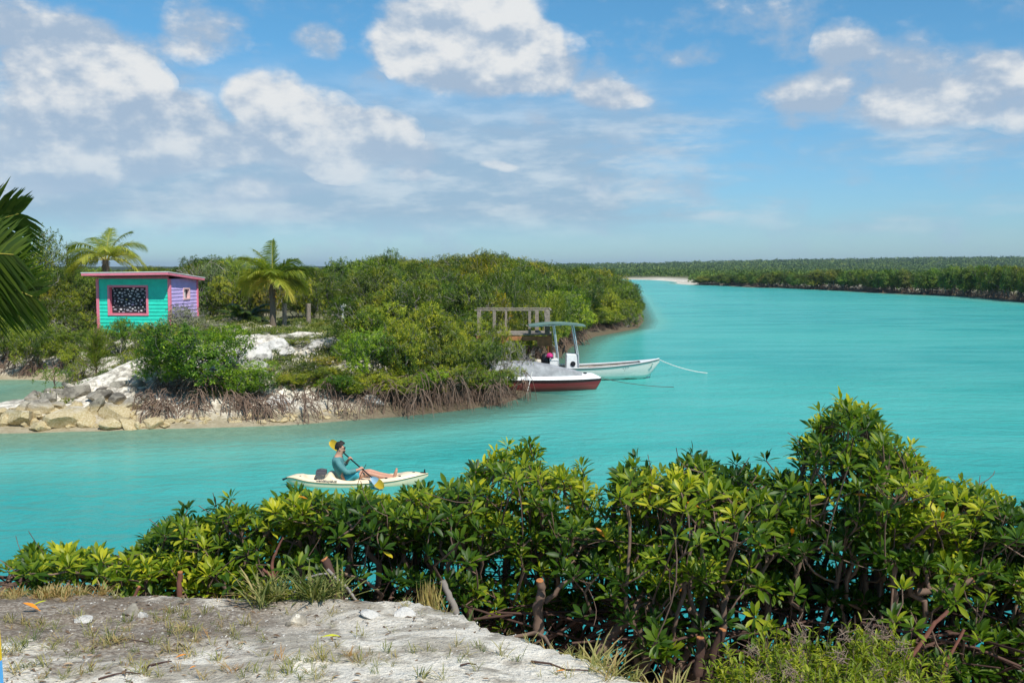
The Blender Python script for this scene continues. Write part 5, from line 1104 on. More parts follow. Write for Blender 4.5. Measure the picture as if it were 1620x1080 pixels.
for a in [(28, 676, 66, 34, 'yellowish boulder in the water at the left end of the rock pile', 1.2), (4, 675, 30, 26, 'yellowish boulder cut by the left edge of the picture', 1.1), (105, 678, 78, 46, 'largest pale yellow boulder at the waterline', 1.3), (133, 679, 36, 24, 'small yellow boulder tucked right of the largest one', 1.2),
          (62, 656, 56, 26, 'tan slab behind the waterline boulders at left', 1.1), (50, 634, 28, 20, 'grey stone topping the left end of the pile', .9), (90, 648, 30, 18, 'brown wedge stone between slab and grey block', .9), (185, 670, 62, 30, 'squared yellow-grey boulder right of the largest one', 1.25), (205, 679, 44, 16, 'flat pale slab awash right of the squared boulder', 1.2),
          (150, 656, 26, 40, 'upright grey stone in the middle of the pile', 1.0), (120, 634, 52, 30, 'dark grey boulder in the upper left of the pile', .8), (155, 636, 44, 28, 'grey boulder with a white vein above the upright stone', .95), (184, 640, 42, 26, 'dark boulder at the right of the pile near the roots', .62),
          (148, 612, 24, 14, 'small grey stone on the crest of the pile', .9), (190, 618, 34, 20, 'grey boulder on the crest just below the white slope', 1.0), (212, 612, 36, 22, 'pale grey angular boulder highest at right of the pile', 1.25), (165, 622, 34, 18, 'grey boulder between crest stones', .85), (230, 634, 30, 18, 'dark stone half under the lone mangrove', .7), (96, 628, 30, 16, 'dark grey stone at the upper left slope of the pile', .75), (132, 660, 30, 20, 'brownish stone wedged above the largest boulder', .9), (225, 678, 30, 12, 'low pale rock where the prop roots begin', 1.2)]:
    rpx(*a[:5], tint=a[5])
for a in [(170, 680, 46, 24, 'pale yellow boulder between the largest one and the squared one', 1.3), (242, 676, 40, 20, 'yellow-grey boulder at the foot of the lone mangrove', 1.2), (60, 681, 40, 18, 'low yellow boulder between the left boulder and the largest one', 1.2), (78, 640, 34, 24, 'grey boulder behind the tan slab', 1.0), (30, 655, 36, 22, 'pale grey boulder near the left edge, second tier', 1.1), (175, 655, 34, 24, 'grey boulder right of the upright stone', 1.0), (205, 648, 38, 26, 'grey-brown boulder left of the lone mangrove', 1.0), (110, 618, 30, 16, 'pale stone at the upper left crest of the pile', 1.3), (0, 660, 30, 20, 'yellow stone at the left edge above the water', 1.1)]:
    rpx(*a[:5], tint=a[5])
for i in range(90):
    px = rrg.uniform(20, 250); py = rrg.uniform(620, 680) if px > 60 else rrg.uniform(650, 680); rpx(px, py, rrg.uniform(9, 26), rrg.uniform(7, 16), 'small loose stone filling gaps in the rock pile', rrg.uniform(.7, 1.2), group='small stones in the rock pile', name='stone')
for i in range(70):
    px = rrg.uniform(230, 560); py = np.interp(px, [230, 380, 560], [676, 671, 660]) - rrg.uniform(-2, 16); rpx(px, py, rrg.uniform(6, 22), rrg.uniform(4, 11), 'small pale stone lying along the waterline among the prop roots', 1.4, group='pale stones along the waterline', name='stone')
for (px, py, w, h, lb) in [(395, 572, 60, 34, 'large white limestone block left in the outcrop'), (428, 556, 46, 26, 'white limestone block topping the outcrop'), (448, 566, 36, 20, 'white limestone block at the right of the outcrop'), (372, 580, 40, 22, 'low white limestone block at the left foot of the outcrop'), (412, 588, 44, 18, 'white limestone block lowest in the outcrop'), (492, 552, 34, 12, 'flat grey limestone slab right of the outcrop'), (560, 545, 20, 16, 'pale stone at the foot of the white pole'), (345, 520, 30, 10, 'buff flat rock near the young palm'), (590, 640, 40, 16, 'pale rock behind the prop roots of the mass'), (440, 640, 46, 16, 'pale rock ledge behind the arching roots')]:
    rpx(px, py, w, h, lb, mat='l', name='limestone_block')
# prop root thickets belonging to the waterline, each rooted under its own mangrove
def root_stand(px, py, n, r_, h, label, seed, ang=(0, 6.28), sq=(1.5, .7), spread=1.2):
    a = atZ(px, py, 0); b = MB(); rg = np.random.RandomState(seed)
    for (bx, by) in rg.uniform(-1, 1, (14, 2)) * [sq[0] * 1.35, sq[1]]: prop_roots(b, rg, max(3, n // 15), r_ * rg.uniform(.35, .8), h * rg.uniform(.7, 1.05), base=(bx, by), zb=-.3, rr=.0155, k=4, spread=spread, ang=ang, h0=.5)
    o = b.build('prop_roots', M_RT, None, True, loc=(a[0], a[1] + .75, 0)); tag(o, label, 'roots'); return o
root_stand(318, 672, 190, 1.4, 1.25, 'dense prop roots fanning under the lone mangrove', 1, sq=(1.5, .6))
root_stand(415, 668, 150, 1.6, 1.25, 'pale prop roots arching low to the right over the rubble', 2, ang=(-1.6, .5), sq=(1.5, .5))
root_stand(250, 672, 40, 1.4, 1.25, 'few long prop roots arching left over the pale boulders', 3, ang=(2.4, 4.2), sq=(.6, .4))
root_stand(500, 663, 90, 1.3, 1.25, 'prop roots between the arching ones and the mangrove mass', 12, sq=(1.3, .6)); root_stand(575, 658, 150, 1.3, 1.59, 'prop roots at the left of the mangrove mass', 4, sq=(1.6, .7)); root_stand(655, 652, 180, 1.3, 1.70, 'prop roots under the centre of the mangrove mass', 5, sq=(1.7, .6)); root_stand(730, 645, 170, 1.1, 1.59, 'prop roots right of the centre of the mangrove mass', 6, sq=(1.5, .6)); root_stand(787, 633, 110, .9, 1.38, 'dark prop roots beside the red boat', 7, sq=(.9, .6))
root_stand(90, 599, 60, 1.0, 1.25, 'prop roots at the right end of the inlet shore', 13, sq=(1.2, .4)); root_stand(30, 598, 110, 1.2, 1.25, 'pale prop roots across the inlet', 8, sq=(3.4, .4)); root_stand(-60, 598, 60, 1.2, 1.38, 'prop roots across the inlet at the picture edge', 9, sq=(2.5, .4))
# seedling in the inlet
a = atZ(87, 636, 0); sd_ = MB(); sd_.tube([(0, 0, -.3), (.02, 0, .6), (.0, .02, 1.15)], [.03, .022, .015], k=5)
for i in range(7): sd_.tube([(0, 0, .7 + i * .06), (math.cos(i * 2.4) * .4, math.sin(i * 2.4) * .4, 1.1 + .1 * (i % 3))], [.012, .006], k=4)
e = empty('mangrove_seedling', (a[0], a[1], 0), 'small mangrove sapling on one thin stem at the inlet edge', 'sapling'); sd_.build('stem', M_BK, e, True); cr = MB(); rg = np.random.RandomState(3)
q = rg.normal(0, 1, (60, 3)) * [.42, .4, .16] + [0, 0, 1.2]; rosettes(cr, q, nrm(rg.normal(size=q.shape) * .5 + [0, 0, 1]), rg, 7, .13); cr.build('crown', M_FE, e)
# ---------------------------------------------------------------- the near bank: mangrove hedge
TOP = [(-120, 905), (0, 888), (40, 868), (100, 852), (165, 862), (195, 868), (225, 838), (275, 800), (310, 812), (350, 792), (420, 790), (470, 772), (520, 775), (570, 768), (620, 778), (680, 762), (725, 755), (775, 712), (838, 694), (862, 735), (905, 735), (960, 772), (1000, 722), (1050, 742), (1100, 712), (1140, 724), (1180, 728), (1225, 742), (1262, 700), (1300, 652), (1345, 624), (1390, 660), (1430, 700), (1480, 742), (1530, 762), (1570, 778), (1620, 782), (1760, 790)]
BOT = [(-120, 960), (60, 950), (150, 955), (600, 965), (700, 968), (800, 1000), (1000, 1030), (1200, 1050), (1620, 1075), (1760, 1075)]
tx, ty = [a for a, b in TOP], [b for a, b in TOP]; bx_, by_ = [a for a, b in BOT], [b for a, b in BOT]
SPR = [(290, 795), (345, 778), (470, 768), (640, 770), (775, 705), (805, 694), (838, 690), (870, 738), (905, 728), (1005, 716), (1052, 738), (1100, 708), (1175, 722), (1262, 690), (1300, 640), (1342, 622), (1372, 640), (1430, 695), (1530, 755)]
TREES = [ # px range, base px, Y, number of whorls, label
 (-110, 60, -30, 8.0, 70, 'thin mangrove sapling at the left picture edge in front of open water'),
 (40, 205, 120, 7.6, 115, 'low round mangrove at the left end of the near hedge'),
 (190, 345, 285, 7.9, 190, 'near mangrove just right of the low round one, one spray sticking up'),
 (325, 480, 432, 7.8, 225, 'near mangrove directly below the stern half of the kayak'),
 (460, 620, 525, 7.7, 250, 'near mangrove in front of the kayak, above the dark leaning stump'),
 (600, 755, 690, 7.9, 330, 'near mangrove below the bow of the kayak'),
 (735, 885, 835, 8.3, 300, 'near mangrove with thin upright sprays and pale yellow-green leaves left of the water gap'),
 (870, 990, 905, 7.9, 230, 'near mangrove beside the upright forked stump'),
 (965, 1125, 1050, 7.6, 370, 'near mangrove above the thick leaning limb'),
 (1105, 1260, 1180, 7.7, 360, 'near mangrove left of the tallest one'),
 (1235, 1405, 1320, 7.9, 480, 'tallest near mangrove with a pointed crown'),
 (1380, 1520, 1440, 7.5, 380, 'near mangrove sloping down right from the tallest crown'),
 (1500, 1640, 1570, 7.6, 360, 'near mangrove at the right edge of the picture'),
 (1625, 1780, 1700, 7.8, 260, 'near mangrove just cut off by the right picture edge')]
frg = np.random.RandomState(101)
def clumpn(x, y, z): return 1.5 * fbm(x + 3.1 * z, y + 1.7 * z, .34, 3) + .6 * fbm(x - z, y + z * .5 + 40, 1.1, 2)
GAPS = [(960, 800, 34, 42), (890, 800, 16, 40), (1318, 818, 22, 40), (1590, 960, 30, 22), (1290, 975, 40, 22), (1180, 1020, 30, 20), (590, 905, 26, 16), (1500, 985, 40, 26), (640, 930, 24, 14), (20, 930, 40, 30), (460, 925, 30, 18), (1080, 965, 50, 16), (870, 990, 60, 26), (1120, 1010, 70, 30), (980, 1000, 50, 30)]
for (pa, pb, pbase, Yb, n, lb) in TREES:
    n = int(n * 1.5); m_ = n * 14; px = frg.uniform(pa, pb, m_); yt = np.interp(px, tx, ty) + 3 + 24 * np.clip(.45 + 1.6 * fbm(px, px * 0 + 3, 26, 3), 0, 1); yb = np.interp(px, bx_, by_)
    u = frg.rand(m_); py = yt + (yb - yt) * u; Yd = Yb + frg.normal(0, .42, m_) - .35 * u; py = py + np.abs(Yd - Yb) ** 2 * 28 * (1 - u)
    rel = np.abs(px - (pa + pb) / 2) / ((pb - pa) / 2); P_ = np.array([atY(a, b_, c) for a, b_, c in zip(px, py, Yd)])
    gr_ = H(atY(pbase, 900, Yb)[0], Yb)
    cn = clumpn(P_[:, 0], P_[:, 1], P_[:, 2]); ok = (cn > .02 + .20 * u) & (P_[:, 2] > np.maximum(near_bank(P_[:, 0], P_[:, 1]) + .12, .3)) & (rel + frg.normal(0, .1, m_) < 1.05)
    ok &= ~((u > .6) & (frg.rand(m_) < .5)); ok &= ~((u < .35) & (frg.rand(m_) < .22))
    for (gx, gy, gw, gh) in GAPS: ok &= ~((((px - gx) / gw) ** 2 + ((py - gy) / gh) ** 2 < 1) & (frg.rand(m_) < .93))
    P_ = P_[ok]; px = px[ok]; u = u[ok]
    for (a_, b_) in SPR:
        if pa + 8 < a_ <= pb - 8:
            nn = 7; P_ = np.concatenate([np.array([atY(a_ + frg.normal(0, 11 + q_ * 3), b_ + 9 + q_ * 13, Yb + frg.normal(0, .08)) for q_ in range(nn)]), P_]); u = np.concatenate([np.zeros(nn), u])
    cell = {}; keep = []
    for i, q in enumerate(P_):
        k_ = tuple((q // .118).astype(int))
        if k_ not in cell: cell[k_] = 1; keep.append(i)
    keep = keep[:n]; P_ = P_[keep]; u = u[keep]
    bx0 = atY(pbase, 900, Yb)[0]; e = empty('mangrove_tree', (bx0, Yb, gr_ - .05), lb, 'mangrove', 'mangroves of the near hedge'); O = np.array([bx0, Yb, gr_ - .05]); P_ = P_ - O
    cen = P_.mean(0); U = nrm(nrm(P_ - cen - [0, 0, -1.2]) * .55 + [0, -.12, .62] + frg.normal(0, .24, P_.shape))
    hi = P_[:, 2].max(); stems = max(2, int(n / 90)); ai = np.argmin(np.abs(P_[:, 0:1] - np.linspace(P_[:, 0].min() * .6, P_[:, 0].max() * .6, stems)[None]) + frg.rand(len(P_), stems) * .35, axis=1)
    wd = MB(); cr = MB(); rt = MB()
    for s_ in range(stems):
        T_ = P_[ai == s_]
        if len(T_) < 3: continue
        bxx = np.linspace(-.55, .55, stems)[s_] + frg.normal(0, .15); byy = frg.normal(0, .3); h0 = max(.25, hi * .28)
        base = np.array([[bxx, byy, -.4], [bxx * 1.0 + frg.normal(0, .05), byy, h0 * .5], [bxx + frg.normal(0, .12), byy + frg.normal(0, .1), h0]])
        Nd, par, ld_, ti = grow(base, T_ - nrm(U[ai == s_]) * .015, frg, .16, .42, .13); limbs(wd, Nd, par, ld_, .0048, .44, 7, 4, rg=frg, rmax=.034)
    # bare dead twigs
    tw = P_[frg.choice(len(P_), max(3, len(P_) // 9), False)] + frg.normal(0, .12, (max(3, len(P_) // 9), 3)) + [0, -.06, .0]
    Nd, par, ld_, ti = grow((0, 0, hi * .4), tw, frg, .12, .25, .2); limbs(wd, Nd, par, ld_, .0032, .38, 4, 3, rg=frg, rmax=.018, minload=0)
    bias = np.clip(.44 + 2.0 * fbm(P_[:, 0] + O[0], P_[:, 1] + P_[:, 2] * 1.3 + 7, .55, 3) - .18 * (u - .3) + frg.normal(0, .16, len(P_)), 0, 1)
    if 'pale yellow-green' in lb: bias = np.clip(bias + .22, 0, 1)
    L0 = .108
    rosettes(cr, P_, U, frg, 11, L0, LEAF_HI, bias=bias, e0=84, e1=8, fold=.10, droop=.16, petiole=.012)
    # roots and low tangle on the bank slope
    zt_ = max(.6, 3.15 - gr_); half = (pb - pa) / 2 / F * Yb
    for i in range(int(38 + 22 * (pb > 950))):
        a0 = frg.uniform(-half, half); p0 = np.array([a0, frg.uniform(-.7, .8), frg.uniform(.35, 1.0) * zt_]); dx = frg.normal(0, .75); p1 = p0 + [dx, frg.normal(0, .5), 0]; p1[2] = float(near_bank(np.array([p1[0] + O[0]]), np.array([p1[1] + Yb]))[0]) - O[2] - .1
        t = np.linspace(0, 1, 8)[:, None]; md = np.array([p1[0] * .6 + p0[0] * .4, p1[1] * .6 + p0[1] * .4, p0[2] * frg.uniform(.9, 1.2)]); q = (1 - t) ** 2 * p0 + 2 * t * (1 - t) * md + t * t * p1; q[1:-1] += frg.normal(0, .02, (6, 3))
        rt.tube(q, frg.uniform(.005, .019) * np.linspace(1, .75, 8), k=6, a=frg.rand(), cap=False)
    for i in range(int(18 + 16 * (pb > 950))):
        c0 = np.array([frg.uniform(-half, half), frg.uniform(-.9, .5), 0]); c0[2] = min(zt_ * frg.uniform(.55, 1.05), 3.25 - O[2]); d_ = np.array([frg.normal(0, 1), frg.normal(0, .5), frg.normal(0, .28)]); d_ = d_ / np.linalg.norm(d_) * frg.uniform(.3, .8)
        q = np.array([c0 - d_, c0 - d_ * .4 + frg.normal(0, .04, 3), c0 + d_ * .3 + frg.normal(0, .04, 3), c0 + d_]); q[:, 2] = np.minimum(q[:, 2], 2.95 - O[2] + .06 * np.arange(4)); rt.tube(q, frg.uniform(.004, .012), k=5, a=frg.rand(), cap=False)
    cr.build('crown', M_FG, e, smooth=True); wd.build('trunk', M_BK, e, smooth=True); rt.build('roots', M_DK, e, smooth=True)

# cut stumps and limbs standing in the hedge
def limbpx(name, pts, Y, r0, r1, label, cat, cut=True, k=9, mat=None, sub=()):
    """a limb through the given pixels at depth Y (or listed depths)"""
    Ys = [Y] * len(pts) if np.isscalar(Y) else Y; W_ = np.array([atY(a, b_, y) for (a, b_), y in zip(pts, Ys)]); O = W_[0].copy(); e = empty(name, tuple(O), label, cat)
    def dens_(W_):
        t = np.linspace(0, 1, len(W_)); tt = np.linspace(0, 1, (len(W_) - 1) * 4 + 1); q = np.stack([np.interp(tt, t, W_[:, c]) for c in range(3)], 1); q[1:-1] += frg.normal(0, r0 * .14, (len(q) - 2, 3)); return q - O
    r0 *= .74; r1 *= .74; q = dens_(W_); b = MB(); rr = np.linspace(r0, r1, len(q)) * (1 + .10 * np.sin(np.arange(len(q)) * 1.9)); b.tube(q, rr, k=k)
    for (sp_, sY, s0, s1) in sub:
        W2 = np.array([atY(a, b_, sY) for a, b_ in sp_]); q2 = dens_(W2); b.tube(q2, np.linspace(s0 * .74, s1 * .74, len(q2)), k=7)
    b.build('wood', mat or M_BK, e, smooth=True)
    if cut:
        c = MB(); d = nrm(q[-1] - q[-2]); c.tube([q[-1] - d * .002, q[-1] + d * .006], [r1 * 1.03, r1 * .96], k=k); c.build('cut_face', M_CUT, e)
    return e
M_RED = bark('red_bark', (.10, .04, .03), (.30, .13, .09), 9, .3)
limbpx('mangrove_limb', [(945, 1035), (985, 985), (1060, 938), (1125, 905), (1190, 884), (1240, 850)], [6.9, 7.0, 7.1, 7.2, 7.3, 7.4], .052, .03, 'thick brown mangrove limb leaning up to the right through the hedge', 'limb', cut=False)
limbpx('cut_stump', [(852, 1000), (850, 960), (857, 940), (854, 918)], 6.9, .055, .036, 'upright forked grey stump with an orange cut top right of the water gap', 'stump', mat=M_BK, sub=[([(862, 952), (890, 925), (925, 903)], 6.95, .026, .018)])
limbpx('cut_stump', [(532, 985), (534, 945), (522, 905), (513, 884)], 6.5, .052, .036, 'dark leaning stump with flat cut top at the bank edge, left of centre', 'stump', mat=M_DK, sub=[([(535, 955), (548, 938), (552, 934)], 6.5, .03, .036)])
limbpx('forked_stem', [(432, 975), (433, 940), (432, 912), (430, 890), (438, 868), (448, 850)], 6.6, .024, .008, 'thin red-brown forked stem standing at the bank edge', 'stem', cut=False, mat=M_RED, sub=[([(432, 912), (424, 906), (414, 900)], 6.6, .016, .013), ([(433, 912), (440, 903)], 6.6, .012, .004)])
limbpx('cut_stump', [(1104, 1066), (1107, 1035), (1108, 1008)], 6.2, .042, .034, 'shorter of two upright cut stumps near the bottom edge', 'stump', mat=M_DK)
limbpx('cut_stump', [(1118, 1072), (1130, 1035), (1143, 996)], 6.3, .040, .034, 'taller leaning cut stump right of the shorter one near the bottom edge', 'stump', mat=M_DK)
limbpx('cut_stump', [(1450, 936), (1500, 930), (1538, 917)], 6.9, .034, .026, 'horizontal dark limb with cut end near the right edge', 'stump', sub=[([(1470, 934), (1466, 915), (1462, 896)], 6.9, .022, .018), ([(1510, 926), (1520, 905)], 6.9, .022, .016)])
limbpx('cut_stump', [(283, 968), (284, 935), (285, 905)], 6.9, .028, .024, 'short dark upright stump at the left of the hedge', 'stump', mat=M_RED); limbpx('leaning_stick', [(203, 966), (212, 945), (220, 928)], 6.5, .016, .014, 'short reddish leaning stick beside the flat dark stone', 'stick', mat=M_RED)
limbpx('bare_stem', [(722, 970), (712, 945), (700, 918)], 7.0, .036, .03, 'short grey leaning trunk behind the hanging dry grass', 'stump', cut=False, mat=M_GB)
limbpx('bent_branch', [(465, 938), (480, 915), (505, 908), (520, 907)], 6.4, .008, .010, 'pale bleached bent branch hooked over the dark leaning stump', 'branch', cut=False, mat=M_GB); limbpx('bent_branch', [(518, 900), (535, 918), (548, 928), (560, 945), (577, 965)], 6.45, .014, .012, 'pale peeling branch crossing in front of the dark stump', 'branch', cut=False, mat=M_GB)
limbpx('arched_root', [(800, 1010), (845, 1000), (862, 1008), (885, 1045)], [6.2, 6.2, 6.1, 5.6], .018, .012, 'arched pale root touching the sand right of centre', 'root', cut=False, mat=M_RT)
limbpx('mangrove_limb', [(1390, 1080), (1440, 1040), (1480, 985), (1500, 965)], 6.2, .022, .015, 'reddish bare limb crossing at the bottom right', 'limb', cut=False, mat=M_RED); limbpx('mangrove_limb', [(1487, 1080), (1500, 1040), (1525, 995)], 6.4, .018, .013, 'thin red limb right of the crossing one', 'limb', cut=False, mat=M_RED)

# yellow-green shrubs at the lower right
def herb_shrub(seed, nst, r, h, dead=8):
    rg = np.random.RandomState(seed); wd = MB(); cr = MB(); dd = MB()
    for i in range(nst):
        a = rg.uniform(0, 6.28); r0 = r * rg.rand() ** .5 * .6; b0 = np.array([math.cos(a) * r0, math.sin(a) * r0, -.05]); hh = h * rg.uniform(.6, 1.05); tip = b0 + [math.cos(a) * r * rg.uniform(.1, .5), math.sin(a) * r * rg.uniform(.1, .5), hh]
        t = np.linspace(0, 1, 5)[:, None]; q = b0 + (tip - b0) * t + rg.normal(0, .01, (5, 3)); wd.tube(q, [.004, .004, .003, .002, .001], k=3, a=rg.rand(), cap=False)
        m_ = 30; f = rg.uniform(.2, 1.0, m_); P_ = b0 + (tip - b0) * f[:, None]; ph = rg.uniform(0, 6.28, m_); el_ = rg.uniform(.3, 1.15, m_); A = np.stack([np.cos(ph) * np.cos(el_), np.sin(ph) * np.cos(el_), np.sin(el_)], 1)
        add_leaves(cr, P_, A, np.tile([0, 0, 1.0], (m_, 1)), rg.uniform(.028, .07, m_), np.clip(.25 + .6 * rg.rand() + rg.normal(0, .12, m_), 0, 1), (LEAF_MD[0] * [1, .75, 1], LEAF_MD[1]), .1, .25)
    for i in range(dead):
        a = rg.uniform(0, 6.28); c0 = np.array([math.cos(a) * r * .5 * rg.rand(), math.sin(a) * r * .5 * rg.rand(), h * rg.uniform(.75, 1.0)])
        for j in range(26): d = rg.normal(0, 1, 3) * [1, 1, .8]; d = d / np.linalg.norm(d) * rg.uniform(.02, .055); dd.tube([c0 - d * .2 + rg.normal(0, .03, 3), c0 + d + rg.normal(0, .02, 3)], .0016, k=3, a=.8, cap=False)
    e = empty('coastal_shrub', (0, 0, 0)); cr.build('foliage', M_HS, e); wd.build('stems', M_BK, e); tag(dd.build('seed_heads', M_SH, e), kind='stuff') if dd.n else None
    return e
M_SH = bark('seed_brown', (.14, .09, .06), (.33, .25, .19), 9)
M_HS = leafmat('shrub_leaf', [(0, (.05, .10, .012)), (.5, (.15, .24, .016)), (1, (.34, .40, .03))], trans=.35, rough=.5)
hs = [herb_shrub(1, 80, .30, .52, 1), herb_shrub(2, 75, .28, .46, 3)]
hu = set()
for i, (px, Y, pt, sc_, lb) in enumerate([(1190, 5.5, 1022, .9, 'yellow-green leafy shrub, leftmost of those at the bottom edge'), (1262, 5.7, 975, .95, 'yellow-green shrub with brownish seed heads, second from the left at the bottom edge'), (1328, 5.6, 1008, .95, 'yellow-green shrub with brown heads in the middle of the bottom group'), (1388, 5.8, 965, .85, 'tall bright shrub in the bottom group below the tallest mangrove'), (1440, 5.5, 1022, .9, 'yellow-green shrub, rightmost of those at the bottom edge'), (1235, 5.1, 1040, .9, 'small bright shrub low at the bottom edge, left'), (1310, 5.2, 1035, .9, 'small bright shrub low at the bottom edge, centre'), (1400, 5.15, 1038, .9, 'small bright shrub low at the bottom edge, right'), (5, 6.6, 938, .55, 'small willowy plant at the left picture edge')]):
    a = atY(px, pt, Y); o = hs[i % 2] if (i % 2) not in hu else copy_tree(hs[i % 2]); hu.add(i % 2); z = H(a[0], Y); hgt = max(a[2] - z, .2)
    o.location = (a[0], Y, z); o.scale = (sc_, sc_, hgt / .50); o.rotation_euler = (0, 0, i * 1.3); tag(o, lb, 'shrub', 'yellow-green shrubs at the bottom'); setcol(o, (1.25, 1.05, .8))
# grass on the bank
def tufts(name, pos, rg, hmin, hmax, blades, mat, label, bias=0.5):
    b = MB()
    for (x, y, s_) in pos:
        z = float(near_bank(np.array([x]), np.array([y]))[0]) - .006; n = int(blades * s_ * rg.uniform(.6, 1.3)); ph = rg.uniform(0, 6.28, n); el_ = rg.uniform(.55, 1.5, n)
        A = np.stack([np.cos(ph) * np.cos(el_), np.sin(ph) * np.cos(el_), np.sin(el_)], 1); P_ = np.array([x, y, z]) + rg.normal(0, .016 * s_, (n, 3)) * [1, 1, 0]
        nn_ = np.stack([-np.cos(ph) * np.sin(el_), -np.sin(ph) * np.sin(el_), np.cos(el_)], 1)
        add_leaves(b, P_, A, nn_, rg.uniform(hmin, hmax, n) * s_, np.clip(bias + rg.normal(0, .25) + rg.normal(0, .12, n), 0, 1), (LEAF_MD[0] * [1, .16, 1], LEAF_MD[1]), .1, .35)
    o = b.build(name, mat); tag(o, label, 'grass', kind='stuff'); return o
rg = np.random.RandomState(55); pos = []
for i in range(620):
    px, py = rg.uniform(0, 1050), rg.uniform(965, 1079); a = ray(px, py); Y = 4.0
    for _ in range(120):
        w_ = atY(px, py, Y)
        if w_[2] <= near_bank(np.array([w_[0]]), np.array([Y]))[0] + .005: break
        Y += .03
    else: continue
    if Y > 6.4: continue
    d_ = fbm(np.array([w_[0]]), np.array([Y]), .5, 3)[0] + (.10 if px < 330 else 0)
    if d_ < rg.uniform(-.12, .16): continue
    pos.append((w_[0], Y, rg.uniform(.35, .85)))
for i in range(90):           # thicker along the lip of the bank
    x = rg.uniform(-3.2, 2.6); y = float(np.interp(x, XE, YE)) + rg.normal(.0, .13) + .05; pos.append((x, y, rg.uniform(.5, 1.1) * (1.3 if x > .1 else .7)))
for i in range(90): x = rg.uniform(.2, 2.4); pos.append((x, float(np.interp(x, XE, YE)) + rg.uniform(0, .9), rg.uniform(.8, 1.8)))
tufts('dry_grass', pos, rg, .045, .115, 20, M_GR, 'short dry grass tufts scattered over the sandy bank')
pos = [(x, y, s_) for x, y, s_ in [(atY(px, 955, 6.1)[0] + rg.normal(0, .14), 6.15 + rg.normal(0, .08), rg.uniform(.7, 1.2)) for px in (60, 75, 90, 105, 45, 120) for _ in range(7)]]
tufts('dry_grass_mound', pos, rg, .04, .10, 34, M_GR, 'tan mound of matted dry grass at the left lip of the bank', .72)
pos = [(atY(px, 975, 6.0)[0] + rg.normal(0, .04), 5.95 + rg.normal(0, .05), rg.uniform(1.3, 2.0)) for px in (425, 432, 440, 500, 512, 520, 745, 760, 775) for _ in range(2)]
tufts('green_grass', pos, rg, .07, .14, 18, M_GR, 'greener grass tufts at the lip of the bank below the hedge', .2)
# hanging dry grass wound round a branch
b = MB(); a = atY(678, 918, 6.5); n = 260; P_ = np.array(a) + rg.normal(0, 1, (n, 3)) * [.03, .03, .02] + np.c_[np.zeros(n), np.zeros(n), -rg.uniform(0, .18, n)]; A = nrm(rg.normal(0, .12, (n, 3)) + [0.05, 0, -1]); add_leaves(b, P_, A, nrm(rg.normal(size=(n, 3))), rg.uniform(.08, .2, n), np.clip(.7 + rg.normal(0, .12, n), 0, 1), (LEAF_MD[0] * [1, .12, 1], LEAF_MD[1]))
q = b.build('dry_grass_clump', M_GR); tag(q, 'brown hanging clump of dry grass caught on the hedge', 'grass clump')
# small stones, pebbles, twigs and fallen leaves on the bank
def onbank(px, py):
    Y = 3.6
    for _ in range(300):
        w_ = atY(px, py, Y)
        if w_[2] <= near_bank(np.array([w_[0]]), np.array([Y]))[0]: break
        Y += .01
    return w_[0], Y, float(near_bank(np.array([w_[0]]), np.array([Y]))[0])
for (px, py, w, h, lb, ml, ti) in [(470, 990, 36, 22, 'rounded grey stone at the bank lip below the hedge', 'r', 2.0), (206, 973, 34, 14, 'flat dark stone with a pale side on the bank at left', 'r', 1.1), (224, 976, 16, 12, 'small white stone beside the flat dark one', 'l', 1), (455, 991, 12, 9, 'little brown stone left of the rounded grey one', 'r', .8), (585, 977, 34, 8, 'low white limestone lump at the bank lip', 'l', 1), (640, 977, 34, 8, 'long pitted grey-white limestone lump at the bank lip', 'l', 1), (312, 998, 16, 8, 'brown pebble on the bare sand', 'r', .9), (130, 985, 30, 8, 'flat pale stone among the grass at left', 'l', 1)]:
    x, y, z = onbank(px, py); k_ = y / F; rock(x, y + w * k_ * .3, z + h * k_ * .15, w * k_ * .6, w * k_ * .5, h * k_ * .8, lb, mat=ml, tint=ti, name='stone')
b = MB(); icos = rock_mesh(3, 8, .08, 1); iv = np.array([v.co[:] for v in icos.vertices]); iF = np.array([p_.vertices[:] for p_ in icos.polygons])
for i in range(1800):
    x = rg.uniform(-2.6, 1.6); y = rg.uniform(3.7, 6.2); s_ = .003 + .008 * rg.rand() ** 3; z = float(near_bank(np.array([x]), np.array([y]))[0]); b.add(iv * s_ * [1, 1, .7] + [x, y, z + s_ * .2], iF)
o = b.build('gravel', M_LS, smooth=False); tag(o, 'fine pale gravel strewn over the bank', 'gravel', kind='stuff')
b = MB(); n = 900; xx = -2.7 + 2.6 * rg.rand(n) ** 1.2; yy = rg.uniform(3.8, 6.2, n); ok = fbm(xx, yy, .45, 4) > rg.uniform(-.12, .10, n); xx, yy = xx[ok], yy[ok]; zz = near_bank(xx, yy); ph = rg.uniform(0, 6.28, len(xx))
add_leaves(b, np.stack([xx, yy, zz + .006], 1), np.stack([np.cos(ph), np.sin(ph), rg.uniform(-.1, .5, len(xx))], 1), nrm(np.stack([rg.normal(0, .3, len(xx)), rg.normal(0, .3, len(xx)), np.ones(len(xx))], 1)), rg.uniform(.012, .05, len(xx)), rg.rand(len(xx)), (LEAF_MD[0] * [1, .8, 1], LEAF_MD[1]), .2, .3)
o = b.build('leaf_litter', leafmat('litter', [(0, (.10, .06, .035)), (.5, (.22, .14, .08)), (.9, (.36, .26, .16)), (1, (.42, .30, .20))], trans=.05, rough=.8)); tag(o, 'brown dead leaf litter on the left of the bank', 'leaf litter', kind='stuff')
